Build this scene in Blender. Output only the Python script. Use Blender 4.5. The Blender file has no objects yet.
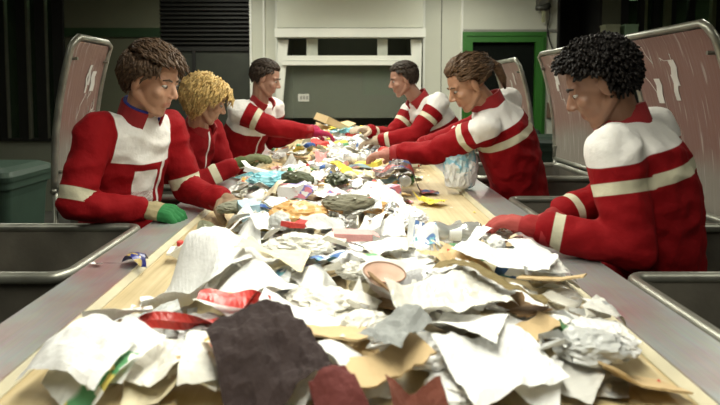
import bpy, bmesh, math, random
import numpy as np
from mathutils import Vector, Matrix, noise
C = bpy.context.scene.collection
SC = bpy.context.scene
PI = math.pi
R = math.radians
random.seed(11)
# ------------------------------------------------------------------ camera
PITCH = R(3.8); F = 600.0; CX, CY = 346.0, 131.0; CH = 1.45
def ray(px, py):
    x = px - CX; v = CY - py
    return Vector((x, F*math.cos(PITCH) + v*math.sin(PITCH), -F*math.sin(PITCH) + v*math.cos(PITCH)))
def P(px, py, Y):
    r = ray(px, py); s = Y/r.y
    return Vector((r.x*s, Y, CH + r.z*s))
def PZ(px, py, z):
    r = ray(px, py); s = (z-CH)/r.z
    return Vector((r.x*s, r.y*s, z))
cam = bpy.data.cameras.new('camera'); co = bpy.data.objects.new('camera', cam); C.objects.link(co)
co.location = (0, 0, CH); co.rotation_euler = (PI/2 - PITCH, 0, 0)
cam.sensor_width = 36; cam.lens = 30; cam.shift_x = 14/720; cam.shift_y = -71.5/720
cam.clip_start = .02
cam.dof.use_dof = True; cam.dof.focus_distance = 2.5; cam.dof.aperture_fstop = 4.0
SC.camera = co
# ------------------------------------------------------------------ materials
MC = {}
def nodes(name):
    m = bpy.data.materials.new(name); m.use_nodes = True
    nt = m.node_tree; b = nt.nodes['Principled BSDF']
    return m, nt, b
def N(nt, t, **kw):
    n = nt.nodes.new(t)
    for k, v in kw.items():
        if k in n.inputs: n.inputs[k].default_value = v
        else: setattr(n, k, v)
    return n
def rgba(c): return (c[0], c[1], c[2], 1)
def mat(name, col, rough=.6, metal=0, var=.15, scale=8, bump=.0, bscale=60, spec=.5, trans=0, alpha=1, sss=0, coord='Object', stretch=None, sheen=0):
    """plain procedural surface: base colour with noise variation plus fine bump"""
    if name in MC: return MC[name]
    m, nt, b = nodes(name); L = nt.links
    tc = N(nt, 'ShaderNodeTexCoord')
    mp = N(nt, 'ShaderNodeMapping')
    if stretch: mp.inputs['Scale'].default_value = stretch
    L.new(tc.outputs[coord], mp.inputs['Vector'])
    nz = N(nt, 'ShaderNodeTexNoise', Scale=scale, Detail=5.0)
    L.new(mp.outputs[0], nz.inputs['Vector'])
    cr = N(nt, 'ShaderNodeValToRGB')
    cr.color_ramp.elements[0].position = .3; cr.color_ramp.elements[1].position = .7
    cr.color_ramp.elements[0].color = rgba([c*(1-var) for c in col])
    cr.color_ramp.elements[1].color = rgba([min(1, c*(1+var)) for c in col])
    L.new(nz.outputs['Fac'], cr.inputs['Fac']); L.new(cr.outputs['Color'], b.inputs['Base Color'])
    b.inputs['Roughness'].default_value = rough; b.inputs['Metallic'].default_value = metal
    b.inputs['Specular IOR Level'].default_value = spec
    if trans: b.inputs['Transmission Weight'].default_value = trans
    if alpha < 1: b.inputs['Alpha'].default_value = alpha
    if sheen: b.inputs['Sheen Weight'].default_value = sheen
    if sss:
        b.inputs['Subsurface Weight'].default_value = sss; b.inputs['Subsurface Radius'].default_value = (.01, .004, .002)
    if bump:
        n2 = N(nt, 'ShaderNodeTexNoise', Scale=bscale, Detail=4.0); L.new(mp.outputs[0], n2.inputs['Vector'])
        bp = N(nt, 'ShaderNodeBump', Strength=bump, Distance=.01); L.new(n2.outputs['Fac'], bp.inputs['Height'])
        L.new(bp.outputs['Normal'], b.inputs['Normal'])
    MC[name] = m
    return m
def emis(name, col, s):
    m, nt, b = nodes(name)
    b.inputs['Base Color'].default_value = rgba(col); b.inputs['Emission Color'].default_value = rgba(col); b.inputs['Emission Strength'].default_value = s
    return m
# ------------------------------------------------------------------ mesh helpers
def link(name, me, parent=None, kind=None):
    o = bpy.data.objects.new(name, me); C.objects.link(o)
    if parent: o.parent = parent
    if kind: o['kind'] = kind
    return o
def obj(name, bm, m, parent=None, smooth=False, kind=None, bevel=0):
    if bevel:
        bmesh.ops.bevel(bm, geom=[e for e in bm.edges if len(e.link_faces) == 2 and e.calc_face_angle(0) > .6], offset=bevel, segments=2, affect='EDGES', profile=.6)
    me = bpy.data.meshes.new(name); bm.to_mesh(me); bm.free()
    if m:
        for mm in (m if isinstance(m, (list, tuple)) else [m]): me.materials.append(mm)
    if smooth:
        for p in me.polygons: p.use_smooth = True
    return link(name, me, parent, kind)
def empty(name, loc=(0, 0, 0), rz=0):
    o = bpy.data.objects.new(name, None); C.objects.link(o); o.location = loc; o.rotation_euler = (0, 0, rz); o.empty_display_size = .05
    return o
def tag(o, label, cat, group=None, kind=None):
    o['label'] = label; o['category'] = cat
    if group: o['group'] = group
    if kind: o['kind'] = kind
    return o
def box(bm, x0, x1, y0, y1, z0, z1, mi=0):
    vs = [bm.verts.new(p) for p in ((x0,y0,z0),(x1,y0,z0),(x1,y1,z0),(x0,y1,z0),(x0,y0,z1),(x1,y0,z1),(x1,y1,z1),(x0,y1,z1))]
    for f in ((3,2,1,0),(4,5,6,7),(0,1,5,4),(1,2,6,5),(2,3,7,6),(3,0,4,7)):
        bm.faces.new([vs[i] for i in f]).material_index = mi
    return vs
def B(*a):
    bm = bmesh.new(); box(bm, *a); return bm
def frame_of(d):
    d = d.normalized(); a = Vector((0, 0, 1)) if abs(d.z) < .9 else Vector((1, 0, 0))
    u = d.cross(a).normalized(); return u, d.cross(u).normalized()
def tube(bm, pts, r, n=10, closed=False, caps=True):
    """swept tube along points; r a number or a list"""
    pts = [Vector(p) for p in pts]; k = len(pts)
    rs = r if isinstance(r, (list, tuple)) else [r]*k
    rings = []; pu = None
    for i, p in enumerate(pts):
        a = pts[(i-1) % k] if (closed or i > 0) else p; b = pts[(i+1) % k] if (closed or i < k-1) else p
        d = (b-a)
        if d.length < 1e-9: d = Vector((0, 0, 1))
        d.normalize()
        if pu is None: u, v = frame_of(d)
        else:
            u = pu - d*pu.dot(d)
            if u.length < 1e-6: u, v = frame_of(d)
            u.normalize(); v = d.cross(u)
        pu = u
        rings.append([bm.verts.new(p + (u*math.cos(2*PI*j/n) + v*math.sin(2*PI*j/n))*rs[i]) for j in range(n)])
    for i in range(k if closed else k-1):
        A, Bq = rings[i], rings[(i+1) % k]
        for j in range(n): bm.faces.new((A[j], A[(j+1) % n], Bq[(j+1) % n], Bq[j]))
    if caps and not closed:
        bm.faces.new(rings[0][::-1]); bm.faces.new(rings[-1])
    return rings
def capsule(bm, a, b, ra, rb, n=12):
    a = Vector(a); b = Vector(b); d = b-a; L_ = d.length
    if L_ < 1e-6: d = Vector((0, 0, 1)); L_ = 1e-6
    d = d/L_; pts = []; rs = []
    for t in (-.98, -.85, -.6, -.3): pts.append(a + d*ra*t); rs.append(ra*math.sqrt(1-t*t))
    pts.append(a); rs.append(ra); pts.append((a+b)/2); rs.append((ra+rb)/2); pts.append(b); rs.append(rb)
    for t in (.3, .6, .85, .98): pts.append(b + d*rb*t); rs.append(rb*math.sqrt(1-t*t))
    tube(bm, pts, rs, n)
def ell(bm, c, rx, ry, rz, M=None, sub=3):
    """ellipsoid, radii along the axes of 3x3 matrix M"""
    T = Matrix.Translation(c) @ ((M.to_4x4() if M else Matrix.Identity(4)) @ Matrix.Diagonal((rx, ry, rz, 1)))
    return bmesh.ops.create_icosphere(bm, subdivisions=sub, radius=1, matrix=T)['verts']
def loft(bm, rings, cap=True):
    rr = [[bm.verts.new(p) for p in ring] for ring in rings]; n = len(rr[0])
    for i in range(len(rr)-1):
        for j in range(n): bm.faces.new((rr[i][j], rr[i][(j+1) % n], rr[i+1][(j+1) % n], rr[i+1][j]))
    if cap: bm.faces.new(rr[0][::-1]); bm.faces.new(rr[-1])
    return rr
def lathe(bm, prof, n=20, c=(0, 0, 0), cap=True, mi=0):
    rr = [[bm.verts.new((c[0]+r*math.cos(2*PI*j/n), c[1]+r*math.sin(2*PI*j/n), c[2]+z)) for j in range(n)] for r, z in prof]
    for i in range(len(rr)-1):
        for j in range(n): bm.faces.new((rr[i][j], rr[i][(j+1) % n], rr[i+1][(j+1) % n], rr[i+1][j])).material_index = mi
    if cap:
        bm.faces.new(rr[0][::-1]).material_index = mi; bm.faces.new(rr[-1]).material_index = mi
    return rr
def remesh(bm, voxel, it=4, fac=.5):
    """fuse overlapping shapes into one continuous skin, returns a new mesh"""
    me = bpy.data.meshes.new('tmp'); bm.to_mesh(me); bm.free()
    o = bpy.data.objects.new('tmp', me); C.objects.link(o)
    md = o.modifiers.new('r', 'REMESH'); md.mode = 'VOXEL'; md.voxel_size = voxel
    if it:
        s = o.modifiers.new('s', 'SMOOTH'); s.factor = fac; s.iterations = it
    dg = bpy.context.evaluated_depsgraph_get()
    out = bpy.data.meshes.new_from_object(o.evaluated_get(dg), depsgraph=dg)
    bpy.data.objects.remove(o); bpy.data.meshes.remove(me)
    for p in out.polygons: p.use_smooth = True
    return out
def copy_tree(o, parent=None):
    c = o.copy(); C.objects.link(c); c.parent = parent
    for ch in list(o.children): copy_tree(ch, c)
    return c
def co_array(me):
    a = np.empty(len(me.vertices)*3); me.vertices.foreach_get('co', a); return a.reshape(-1, 3)
# ------------------------------------------------------------------ the setting
BY = 7.2                       # the back wall
M_wall = mat('painted_panel', (.52, .53, .44), .55, var=.06, scale=1.2)
M_wall_dim = mat('olive_panel', (.095, .10, .062), .6, var=.08, scale=1.5)
M_white = mat('white_trim', (.68, .69, .62), .4, var=.05, scale=3)
M_black = mat('black_frame', (.008, .008, .007), .5)
M_green = mat('green_frame', (.025, .13, .014), .45, var=.1, scale=4)
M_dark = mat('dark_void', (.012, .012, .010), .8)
M_floor = mat('concrete_floor', (.10, .10, .085), .75, var=.35, scale=3, bump=.15)
M_ceil = mat('ceiling_panel', (.35, .35, .3), .8)
def S(name, bm, m, **k): return obj(name, bm, m, kind='structure', **k)
S('floor', B(-5, 5, -2.5, 12, -.1, 0), M_floor)
S('ceiling', B(-5, 5, -2.5, 12, 2.9, 3.0), M_ceil)
S('wall_left', B(-5.1, -5, -2.5, 12, 0, 2.9), M_wall_dim)
S('wall_right', B(5, 5.1, -2.5, 12, 0, 2.9), M_wall_dim)
S('wall_behind', B(-5, 5, -2.6, -2.5, 0, 2.9), M_wall_dim)
def wx(px): return P(px, 91, BY).x
def wz(py): return P(346, py, BY).z
def rect(bm, x0, x1, y0, y1, d0, d1, mi=0):
    """a box on the back wall between two columns and two rows of the view, d in front of it"""
    z0 = 0 if y1 is None else wz(y1); z1 = 2.9 if y0 is None else wz(y0)
    box(bm, wx(x0), wx(x1), BY-d1, BY-d0, z0, z1, mi)
# white wall columns round the opening, upper panel, left dim panels
bm = bmesh.new()
rect(bm, 250, 278, None, None, -.1, 0)
rect(bm, 422, 462, None, None, -.1, 0)
rect(bm, 462, 557, None, 31, -.1, 0)
rect(bm, 545, 557, 31, None, -.1, 0)
rect(bm, 278, 422, None, 5, -.1, 0)
rect(bm, 278, 422, 175, None, -.1, 0)
S('wall_back', bm, M_wall)
bm = bmesh.new()
rect(bm, -70, 65, 139, None, -.1, 0)
S('wall_back_left', bm, mat('grey_green_panel', (.19, .20, .15), .6, var=.06, scale=1.5))
bm = bmesh.new()
rect(bm, 65, 161, None, 28, -.1, 0)
rect(bm, 65, 161, 37, None, -.12, -.02)
S('wall_back_middle', bm, M_wall_dim)
bm = bmesh.new(); rect(bm, 65, 161, 28, 37, -.1, .015)
S('trim_1', bm, mat('dark_green_rail', (.012, .035, .010), .5))
bm = bmesh.new()
for x in (251.5, 264.5, 277, 423.5, 461):
    rect(bm, x-1.1, x+1.1, None, None, 0, .02)
S('trim_2', bm, M_white)
bm = bmesh.new(); rect(bm, 462, 557, 29.5, 32, 0, .02); S('trim_3', bm, mat('grey_trim', (.22, .22, .19), .5))
# thin shadow-gap joints in the wall panels, their shade put in as dark strips
bm = bmesh.new(); rect(bm, 440.6, 441.2, None, None, 0, .004); rect(bm, 63.5, 66.5, None, None, 0, .03)
rect(bm, 555.5, 557.5, None, None, 0, .03); rect(bm, 60, 62, 139, None, 0, .01)
S('trim_4', bm, M_dark)
# louvred dark panel left of the white column
bm = bmesh.new(); rect(bm, 161, 250, None, 50, -.14, -.06)
for i in range(34):
    z = wz(50) + .02 + i*.05
    if z < 2.85: rect_z = box(bm, wx(161), wx(250), BY-.0, BY+.06, z, z+.018)
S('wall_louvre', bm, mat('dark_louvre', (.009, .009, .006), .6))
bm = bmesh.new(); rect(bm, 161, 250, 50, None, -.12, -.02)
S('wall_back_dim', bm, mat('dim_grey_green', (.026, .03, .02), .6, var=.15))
bm = bmesh.new(); rect(bm, 161, 250, 48, 51, -.02, .01); rect(bm, 193, 196, 51, None, -.02, .01); S('trim_5', bm, M_dark)
# dark recess right of the column
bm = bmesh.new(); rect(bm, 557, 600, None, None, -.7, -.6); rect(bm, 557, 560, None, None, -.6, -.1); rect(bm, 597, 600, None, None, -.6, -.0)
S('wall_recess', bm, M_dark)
# glass for the partitions
def glass(name, col, rough=.03):
    m, nt, b = nodes(name); L = nt.links
    b.inputs['Base Color'].default_value = rgba(col); b.inputs['Roughness'].default_value = rough
    b.inputs['Transmission Weight'].default_value = .85; b.inputs['IOR'].default_value = 1.1
    b.inputs['Specular IOR Level'].default_value = .8
    return m
M_glass_d = glass('dark_green_glass', (.18, .26, .17))
M_glass = glass('clear_glass', (.75, .82, .74))
def window(name, x0, x1, y0, y1, mulls, sill=True, depth=.08):
    """glazed partition: frame with mullions, one pane object"""
    bm = bmesh.new()
    for a, b in mulls: rect(bm, a, b, y0, y1, -.06, .03)
    rect(bm, x0, x1, y1-3 if y1 else None, y1, -.06, .04)
    w = S(name, bm, M_black)
    g = bmesh.new(); rect(g, x0, x1, y0, y1, -.03, -.02); obj('pane', g, M_glass_d, w)
    return w
w1 = window('window_1', -70, 64, None, 141, ((-70, -52), (-20, -2), (-2, 8), (19.5, 29), (38, 48), (55, 64)))
g = bmesh.new(); rect(g, 29.5, 31.7, None, 139, -.02, .045); rect(g, 8, 9, None, 139, -.02, .04); rect(g, 48, 49, None, 139, -.02, .04)
obj('metal_strip', g, mat('dull_aluminium', (.16, .16, .12), .4, .6), w1)
w2 = window('window_2', 600, 800, None, 120, ((618, 625), (636, 641), (650, 656), (667, 672), (685, 691), (712, 719), (745, 752), (775, 800)))
g = bmesh.new(); rect(g, 661, 667, None, 118, -.02, .04); rect(g, 707, 711, None, 118, -.02, .04); rect(g, 641, 643.5, None, 118, -.02, .04)
obj('metal_strip', g, mat('olive_strip', (.15, .17, .09), .4, .4), w2)
bm = bmesh.new(); rect(bm, 600, 800, 120, None, -.1, 0); S('wall_back_right', bm, M_wall_dim)
bm = bmesh.new(); rect(bm, 600, 618, None, 26, -.1, .01); S('wall_strip_right', bm, M_wall_dim)
# rooms behind the glazed partitions
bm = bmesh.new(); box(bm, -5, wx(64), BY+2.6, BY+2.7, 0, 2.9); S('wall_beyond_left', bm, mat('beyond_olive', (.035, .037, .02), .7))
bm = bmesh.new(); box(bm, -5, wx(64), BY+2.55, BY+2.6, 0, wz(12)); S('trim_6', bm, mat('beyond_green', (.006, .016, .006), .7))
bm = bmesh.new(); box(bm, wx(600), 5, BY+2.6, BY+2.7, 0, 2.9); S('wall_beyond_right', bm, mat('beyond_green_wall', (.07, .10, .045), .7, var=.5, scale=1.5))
def cabinet_beyond(x0, x1, z1, lab, col, name='storage_cabinet'):
    c = empty(name, ((x0+x1)/2, BY+1.8, 0)); w = (x1-x0)/2; m = mat('cab_'+str(col), col, .5)
    obj('body', B(-w, w, -.25, .25, 0, z1), m, c, bevel=.01); obj('door', B(-w+.03, w-.03, -.275, -.25, .06, z1-.05), m, c); 
    obj('handle', B(w-.1, w-.07, -.30, -.275, z1*.5, z1*.5+.15), M_white, c)
    tag(c, lab, 'cabinet')
cabinet_beyond(3.95, 4.35, 2.2, 'dim green cabinet behind the glass partition at top right', (.03, .14, .05))
# door with green frame
d = empty('door_1', (wx(503), BY, 0)); d['kind'] = 'structure'
x = wx(503); hw = (wx(545)-wx(462))/2; zt = wz(32)
bm = bmesh.new(); fw = .12
box(bm, -hw, -hw+fw, -.03, .1, 0, zt); box(bm, hw-fw, hw, -.03, .1, 0, zt); box(bm, -hw+fw, hw-fw, -.03, .1, zt-fw, zt)
box(bm, -hw+.03, -hw+.05, -.045, -.03, 0, zt-.05); box(bm, hw-.05, hw-.03, -.045, -.03, 0, zt-.05); box(bm, -hw+.05, hw-.05, -.045, -.03, zt-.05, zt-.03)
obj('door_frame', bm, M_green, d)
bm = bmesh.new(); box(bm, -hw+fw, hw-fw, .02, .06, .05, .9); obj('door_panel', bm, M_green, d)
obj('door_pane', B(-hw+fw, hw-fw, .035, .045, .9, zt-fw), glass('door_glass', (.05, .06, .05)), d)
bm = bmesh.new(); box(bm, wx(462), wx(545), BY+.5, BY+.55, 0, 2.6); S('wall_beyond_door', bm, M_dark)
# the opening: chamber the belt comes out of, shutter, beam, slanted posts, window
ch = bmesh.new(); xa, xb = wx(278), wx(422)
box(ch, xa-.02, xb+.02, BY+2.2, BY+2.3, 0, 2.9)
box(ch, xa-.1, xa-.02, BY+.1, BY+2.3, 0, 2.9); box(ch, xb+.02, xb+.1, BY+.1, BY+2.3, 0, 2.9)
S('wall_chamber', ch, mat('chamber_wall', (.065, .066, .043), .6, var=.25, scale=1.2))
bm = bmesh.new(); box(bm, wx(368), wx(400)+.1, BY+2.1, BY+2.2, wz(96), wz(72)+.1)
S('trim_8', bm, mat('chamber_green', (.03, .10, .03), .6))
sh = empty('roller_shutter', (0, BY, 0)); tag(sh, 'white roller shutter housing above the opening where the belt comes through', 'shutter')
def R2(x0, x1, y0, y1, d0, d1):
    b_ = bmesh.new(); z0 = wz(y1); z1 = 2.9 if y0 is None else wz(y0); box(b_, wx(x0), wx(x1), -d1, -d0, z0, z1); return b_
obj('housing', R2(279, 421, None, 29, .0, .16), M_wall, sh, bevel=.008)
obj('bottom_lip', R2(277, 423, 30, 38.5, .0, .20), M_white, sh, bevel=.006)
obj('seam', R2(279, 421, 28.6, 30.2, .0, .15), mat('grey_seam', (.3, .31, .27), .5), sh)
bf = empty('opening_frame', (0, BY, 0)); tag(bf, 'white frame with cross beam and slanted posts in the belt opening', 'frame')
obj('cross_beam', R2(283, 416, 56, 61, .02, .10), M_white, bf, bevel=.006)
obj('beam_lip', R2(283, 416, 61.5, 65.5, .02, .13), M_white, bf, bevel=.006)
for a, b in ((307, 318), (377, 387)): obj('bracket', R2(a, b, 39, 56, .0, .06), mat('cream_bracket', (.42, .44, .37), .5), bf, bevel=.004)
for sx, (a, b) in ((1, ((279, 289), (274, 279))), (-1, ((410, 421), (415, 419)))):
    bm = bmesh.new()
    top = [P(a[0], 40, BY), P(a[1], 40, BY)]; bot = [P(b[0], 152, BY), P(b[1], 152, BY)]
    ring = lambda p, q: [(p.x, -.09, p.z), (q.x, -.09, q.z), (q.x, -.02, q.z), (p.x, -.02, p.z)]
    loft(bm, [ring(*bot), ring(*top)]); bmesh.ops.recalc_face_normals(bm, faces=bm.faces)
    obj('slanted_post', bm, M_white, bf, bevel=.004)
g = bmesh.new(); box(g, xa, xb, .015, .02, wz(118), wz(65)); obj('pane', g, glass('opening_glass', (.55, .6, .5)), bf)
bm = bmesh.new(); box(bm, wx(298), wx(309), .005, .014, wz(101.5), wz(94)); st = obj('sticker', bm, mat('sticker_white', (.5, .5, .45), .6), bf)
bm = bmesh.new()
for k in range(3): box(bm, wx(300+k*3), wx(302+k*3), .002, .0049, wz(99.5), wz(96))
obj('sticker_print', bm, mat('sticker_grey', (.22, .22, .2), .6), st)
# wall sensor with cable, wall box
s = empty('wall_sensor', P(541, 6, BY)); tag(s, 'small dark sensor on a bracket with a hanging cable high on the white wall', 'sensor')
bm = bmesh.new(); tube(bm, [(-.09, -.1, -.04), (.02, -.1, -.03), (.07, -.1, 0)], [.03, .04, .035], 12)
obj('sensor_body', bm, mat('sensor_dark', (.05, .05, .04), .4), s, smooth=True)
bm = bmesh.new(); box(bm, -.06, .06, -.1, 0, -.005, .12); box(bm, -.03, .03, -.12, -.04, .08, .16); obj('bracket', bm, mat('sensor_grey', (.14, .14, .12), .5), s, bevel=.004)
bm = bmesh.new(); box(bm, -.01, .02, -.10, -.06, -.2, -.04); obj('tag_strip', bm, mat('tag_cream', (.32, .33, .2), .6), s)
bm = bmesh.new(); tube(bm, [(.06, -.08, 0), (.09, -.06, -.12), (.07, -.03, -.26), (.1, -.02, -.4), (.16, -.02, -.55)], .007, 8); obj('cable', bm, M_dark, s, smooth=True)
b_ = empty('wall_box', P(549.5, 110, BY)); tag(b_, 'small brown switch box on the white wall strip beside the green door', 'switch box')
obj('back_box', B(-.035, .035, -.04, 0, -.09, .09), mat('switch_brown', (.16, .11, .07), .5), b_, bevel=.006); obj('toggle', B(-.012, .012, -.055, -.04, -.02, .02), M_dark, b_)
# pale boxes on the ledge at the right
for i, (a, b, lab, col) in enumerate(((603, 617, 'cream box on the ledge at the far right, left one of two', (.30, .31, .2)), (622, 635, 'pale green box on the ledge at the far right, right one of two', (.24, .36, .22)))):
    p0 = P(a, 36.5, BY-.15); p1 = P(b, 25, BY-.15); w = (p1.x-p0.x)/2
    e = empty('ledge_box', ((p0.x+p1.x)/2, BY-.15, p0.z)); tag(e, lab, 'box', 'boxes on the ledge')
    obj('carton', B(-w, w, -.08, .08, 0, p1.z-p0.z-.02), mat('ledge_box_%d' % i, col, .6), e, bevel=.006); obj('lid', B(-w-.005, w+.005, -.085, .085, p1.z-p0.z-.02, p1.z-p0.z), mat('ledge_box_%d' % i, col, .6), e, bevel=.004)
bm = bmesh.new(); box(bm, wx(600), wx(640), BY-.28, BY, P(603, 36.5, BY-.15).z-.04, P(603, 36.5, BY-.15).z-.001); S('trim_7', bm, M_black)
# ------------------------------------------------------------------ the sorting belt
M_steel = None
def steel(name, tint, red):
    m, nt, b = nodes(name); L = nt.links
    tc = N(nt, 'ShaderNodeTexCoord')
    n1 = N(nt, 'ShaderNodeTexNoise', Scale=2.4, Detail=6.0); L.new(tc.outputs['Object'], n1.inputs['Vector'])
    mp = N(nt, 'ShaderNodeMapping'); mp.inputs['Scale'].default_value = (40, 2, 40); L.new(tc.outputs['Object'], mp.inputs['Vector'])
    n2 = N(nt, 'ShaderNodeTexNoise', Scale=4.0, Detail=4.0); L.new(mp.outputs[0], n2.inputs['Vector'])
    c1 = N(nt, 'ShaderNodeValToRGB'); c1.color_ramp.elements[0].position = .48; c1.color_ramp.elements[1].position = .66
    c1.color_ramp.elements[0].color = rgba(tint); c1.color_ramp.elements[1].color = rgba(red)
    L.new(n1.outputs['Fac'], c1.inputs['Fac'])
    mx = N(nt, 'ShaderNodeMix', data_type='RGBA', blend_type='MULTIPLY'); mx.inputs[0].default_value = .35
    L.new(c1.outputs['Color'], mx.inputs[6]); L.new(n2.outputs['Color'], mx.inputs[7]); L.new(mx.outputs[2], b.inputs['Base Color'])
    b.inputs['Metallic'].default_value = .55; b.inputs['Roughness'].default_value = .38
    bp = N(nt, 'ShaderNodeBump', Strength=.08, Distance=.01); L.new(n2.outputs['Fac'], bp.inputs['Height']); L.new(bp.outputs['Normal'], b.inputs['Normal'])
    return m
M_steel = steel('stained_steel', (.50, .52, .50), (.50, .30, .30))
M_tube = mat('worn_tube', (.30, .30, .255), .36, .7, var=.3, scale=10, bump=.05)
BZ = .93; RZ = .95
def belt_mat():
    m, nt, b = nodes('belt_rubber'); L = nt.links
    tc = N(nt, 'ShaderNodeTexCoord')
    mp = N(nt, 'ShaderNodeMapping'); mp.inputs['Scale'].default_value = (22, .5, 1); L.new(tc.outputs['Object'], mp.inputs['Vector'])
    n1 = N(nt, 'ShaderNodeTexNoise', Scale=1.6, Detail=8.0, Roughness=.65); L.new(mp.outputs[0], n1.inputs['Vector'])
    c1 = N(nt, 'ShaderNodeValToRGB'); e = c1.color_ramp.elements
    e[0].position = .25; e[0].color = (.40, .30, .15, 1); e[1].position = .75; e[1].color = (.72, .62, .42, 1)
    x = e.new(.5); x.color = (.62, .50, .29, 1)
    L.new(n1.outputs['Fac'], c1.inputs['Fac'])
    n2 = N(nt, 'ShaderNodeTexNoise', Scale=3.0, Detail=5.0); L.new(tc.outputs['Object'], n2.inputs['Vector'])
    c2 = N(nt, 'ShaderNodeValToRGB'); c2.color_ramp.elements[0].position = .3; c2.color_ramp.elements[1].position = .6
    c2.color_ramp.elements[0].color = (.72, .68, .58, 1); c2.color_ramp.elements[1].color = (1, 1, 1, 1); L.new(n2.outputs['Fac'], c2.inputs['Fac'])
    mx = N(nt, 'ShaderNodeMix', data_type='RGBA', blend_type='MULTIPLY'); mx.inputs[0].default_value = 1
    L.new(c1.outputs['Color'], mx.inputs[6]); L.new(c2.outputs['Color'], mx.inputs[7]); L.new(mx.outputs[2], b.inputs['Base Color'])
    b.inputs['Roughness'].default_value = .5
    bp = N(nt, 'ShaderNodeBump', Strength=.1, Distance=.004); L.new(n1.outputs['Fac'], bp.inputs['Height']); L.new(bp.outputs['Normal'], b.inputs['Normal'])
    return m
cv = empty('conveyor', (0, 0, 0)); tag(cv, 'long sorting conveyor with steel side rims carrying the litter down the room', 'conveyor')
obj('belt', B(-.594, .594, -1.6, 9.0, BZ-.012, BZ), belt_mat(), cv)
for s in (-1, 1):
    a, b = sorted((s*.60, s*.745))
    bm = bmesh.new()
    y = -1.6; 
    for y0, y1 in ((-1.6, .4), (.4, 1.72), (1.72, 3.6), (3.6, 5.5), (5.5, BY-.22)):
        box(bm, a, b, y0+.0015, y1-.0015, RZ-.012, RZ)
        aa, bb = sorted((s*.737, s*.745)); box(bm, aa, bb, y0+.0015, y1-.0015, RZ-.16, RZ-.012)
    obj('side_rim', bm, M_steel, cv, bevel=.002)
    a, b = sorted((s*.562, s*.602)); bm = bmesh.new()
    loft(bm, [[(s*.602, y, RZ-.002), (s*.584, y, BZ+.003), (s*.584, y, BZ+.001), (s*.602, y, BZ-.02)] for y in (-1.6, 9.0)]); bmesh.ops.recalc_face_normals(bm, faces=bm.faces)
    obj('side_seal', bm, mat('cream_seal', (.50, .45, .30), .5), cv)
    a, b = sorted((s*.60, s*.64)); obj('side_beam', B(a, b, -1.6, 9.0, .72, RZ-.013), mat('grey_beam', (.1, .11, .10), .5), cv)
    for y in (-.8, 1.3, 3.3, 5.3, 8.0):
        obj('leg', B(min(a, b)-.0, max(a, b), y-.03, y+.03, 0, .72), mat('grey_beam', (0, 0, 0)), cv)
bm = bmesh.new(); box(bm, -.575, .575, -1.6, 9, .70, .71); obj('return_belt', bm, MC['dark_void'], cv)
# ------------------------------------------------------------------ chutes beside the belt
M_tub = mat('grimy_tub', (.11, .10, .078), .55, var=.4, scale=5, bump=.1)
def rrect(x0, x1, y0, y1, z, r, n=6):
    pts = []
    for cx, cy, a0 in ((x1-r, y1-r, 0), (x0+r, y1-r, 90), (x0+r, y0+r, 180), (x1-r, y0+r, 270)):
        for k in range(n+1):
            a = R(a0 + 90*k/n); pts.append(Vector((cx+r*math.cos(a), cy+r*math.sin(a), z)))
    return pts
def chute(x0, x1, y0, y1, label):
    cx, cy = (x0+x1)/2, (y0+y1)/2; e = empty('waste_chute', (cx, cy, 0)); tag(e, label, 'chute', 'waste chutes beside the belt')
    X, Yh = (x1-x0)/2, (y1-y0)/2
    bm = bmesh.new(); tube(bm, rrect(-X, X, -Yh, Yh, RZ-.006, .05), .017, 12, closed=True); obj('rim_tube', bm, M_tube, e, smooth=True)
    bm = bmesh.new()
    rings = [rrect(-X*q, X*q, -Yh*q, Yh*q, z, .05) for q, z in ((.985, RZ-.012), (.97, RZ-.25), (.8, .3), (.78, .06))]
    rings += [rrect(-X*q, X*q, -Yh*q, Yh*q, z, .05) for q, z in ((.76, .1), (.78, .32), (.95, RZ-.25), (.965, RZ-.012))]
    rr = loft(bm, rings, cap=False); kk = len(rr[0])
    for j in range(kk): bm.faces.new((rr[-1][j], rr[-1][(j+1) % kk], rr[0][(j+1) % kk], rr[0][j]))
    bm.faces.new(rr[4]); bm.faces.new([bm.verts.new(v.co) for v in rr[3]])
    bmesh.ops.recalc_face_normals(bm, faces=bm.faces)
    obj('tub', bm, M_tub, e, smooth=False)
    for sx in (-1, 1):
        for sy in (-1, 1): obj('foot', B(sx*X*.7-.02, sx*X*.7+.02, sy*Yh*.7-.02, sy*Yh*.7+.02, 0, .062), M_dark, e)
    return e
chL = [(1.6, 2.2), (2.82, 3.13), (3.78, 4.15), (4.7, 5.3)]
chR = [(.85, 1.6), (2.2, 2.78), (3.45, 4.1), (4.8, 5.45)]
nL = ['dark waste chute with pale tube rim, nearest one on the left', 'dark waste chute on the left behind the man with the green glove', 'dark waste chute on the left beside the blonde woman', 'dark waste chute on the left, farthest one by the back wall']
nR = ['dark waste chute with pale tube rim in the lower right corner', 'dark waste chute on the right behind the curly haired worker', 'dark waste chute on the right behind the leaning worker with brown hair', 'dark waste chute on the right, farthest one by the green door']
for (a, b), l in zip(chL, nL): chute(-1.34 if a == 2.82 else -1.55, -.765, a, b, l)
for (a, b), l in zip(chR, nR): chute(.765, 1.46 if a > 1 else 1.75, a, b, l)
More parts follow.
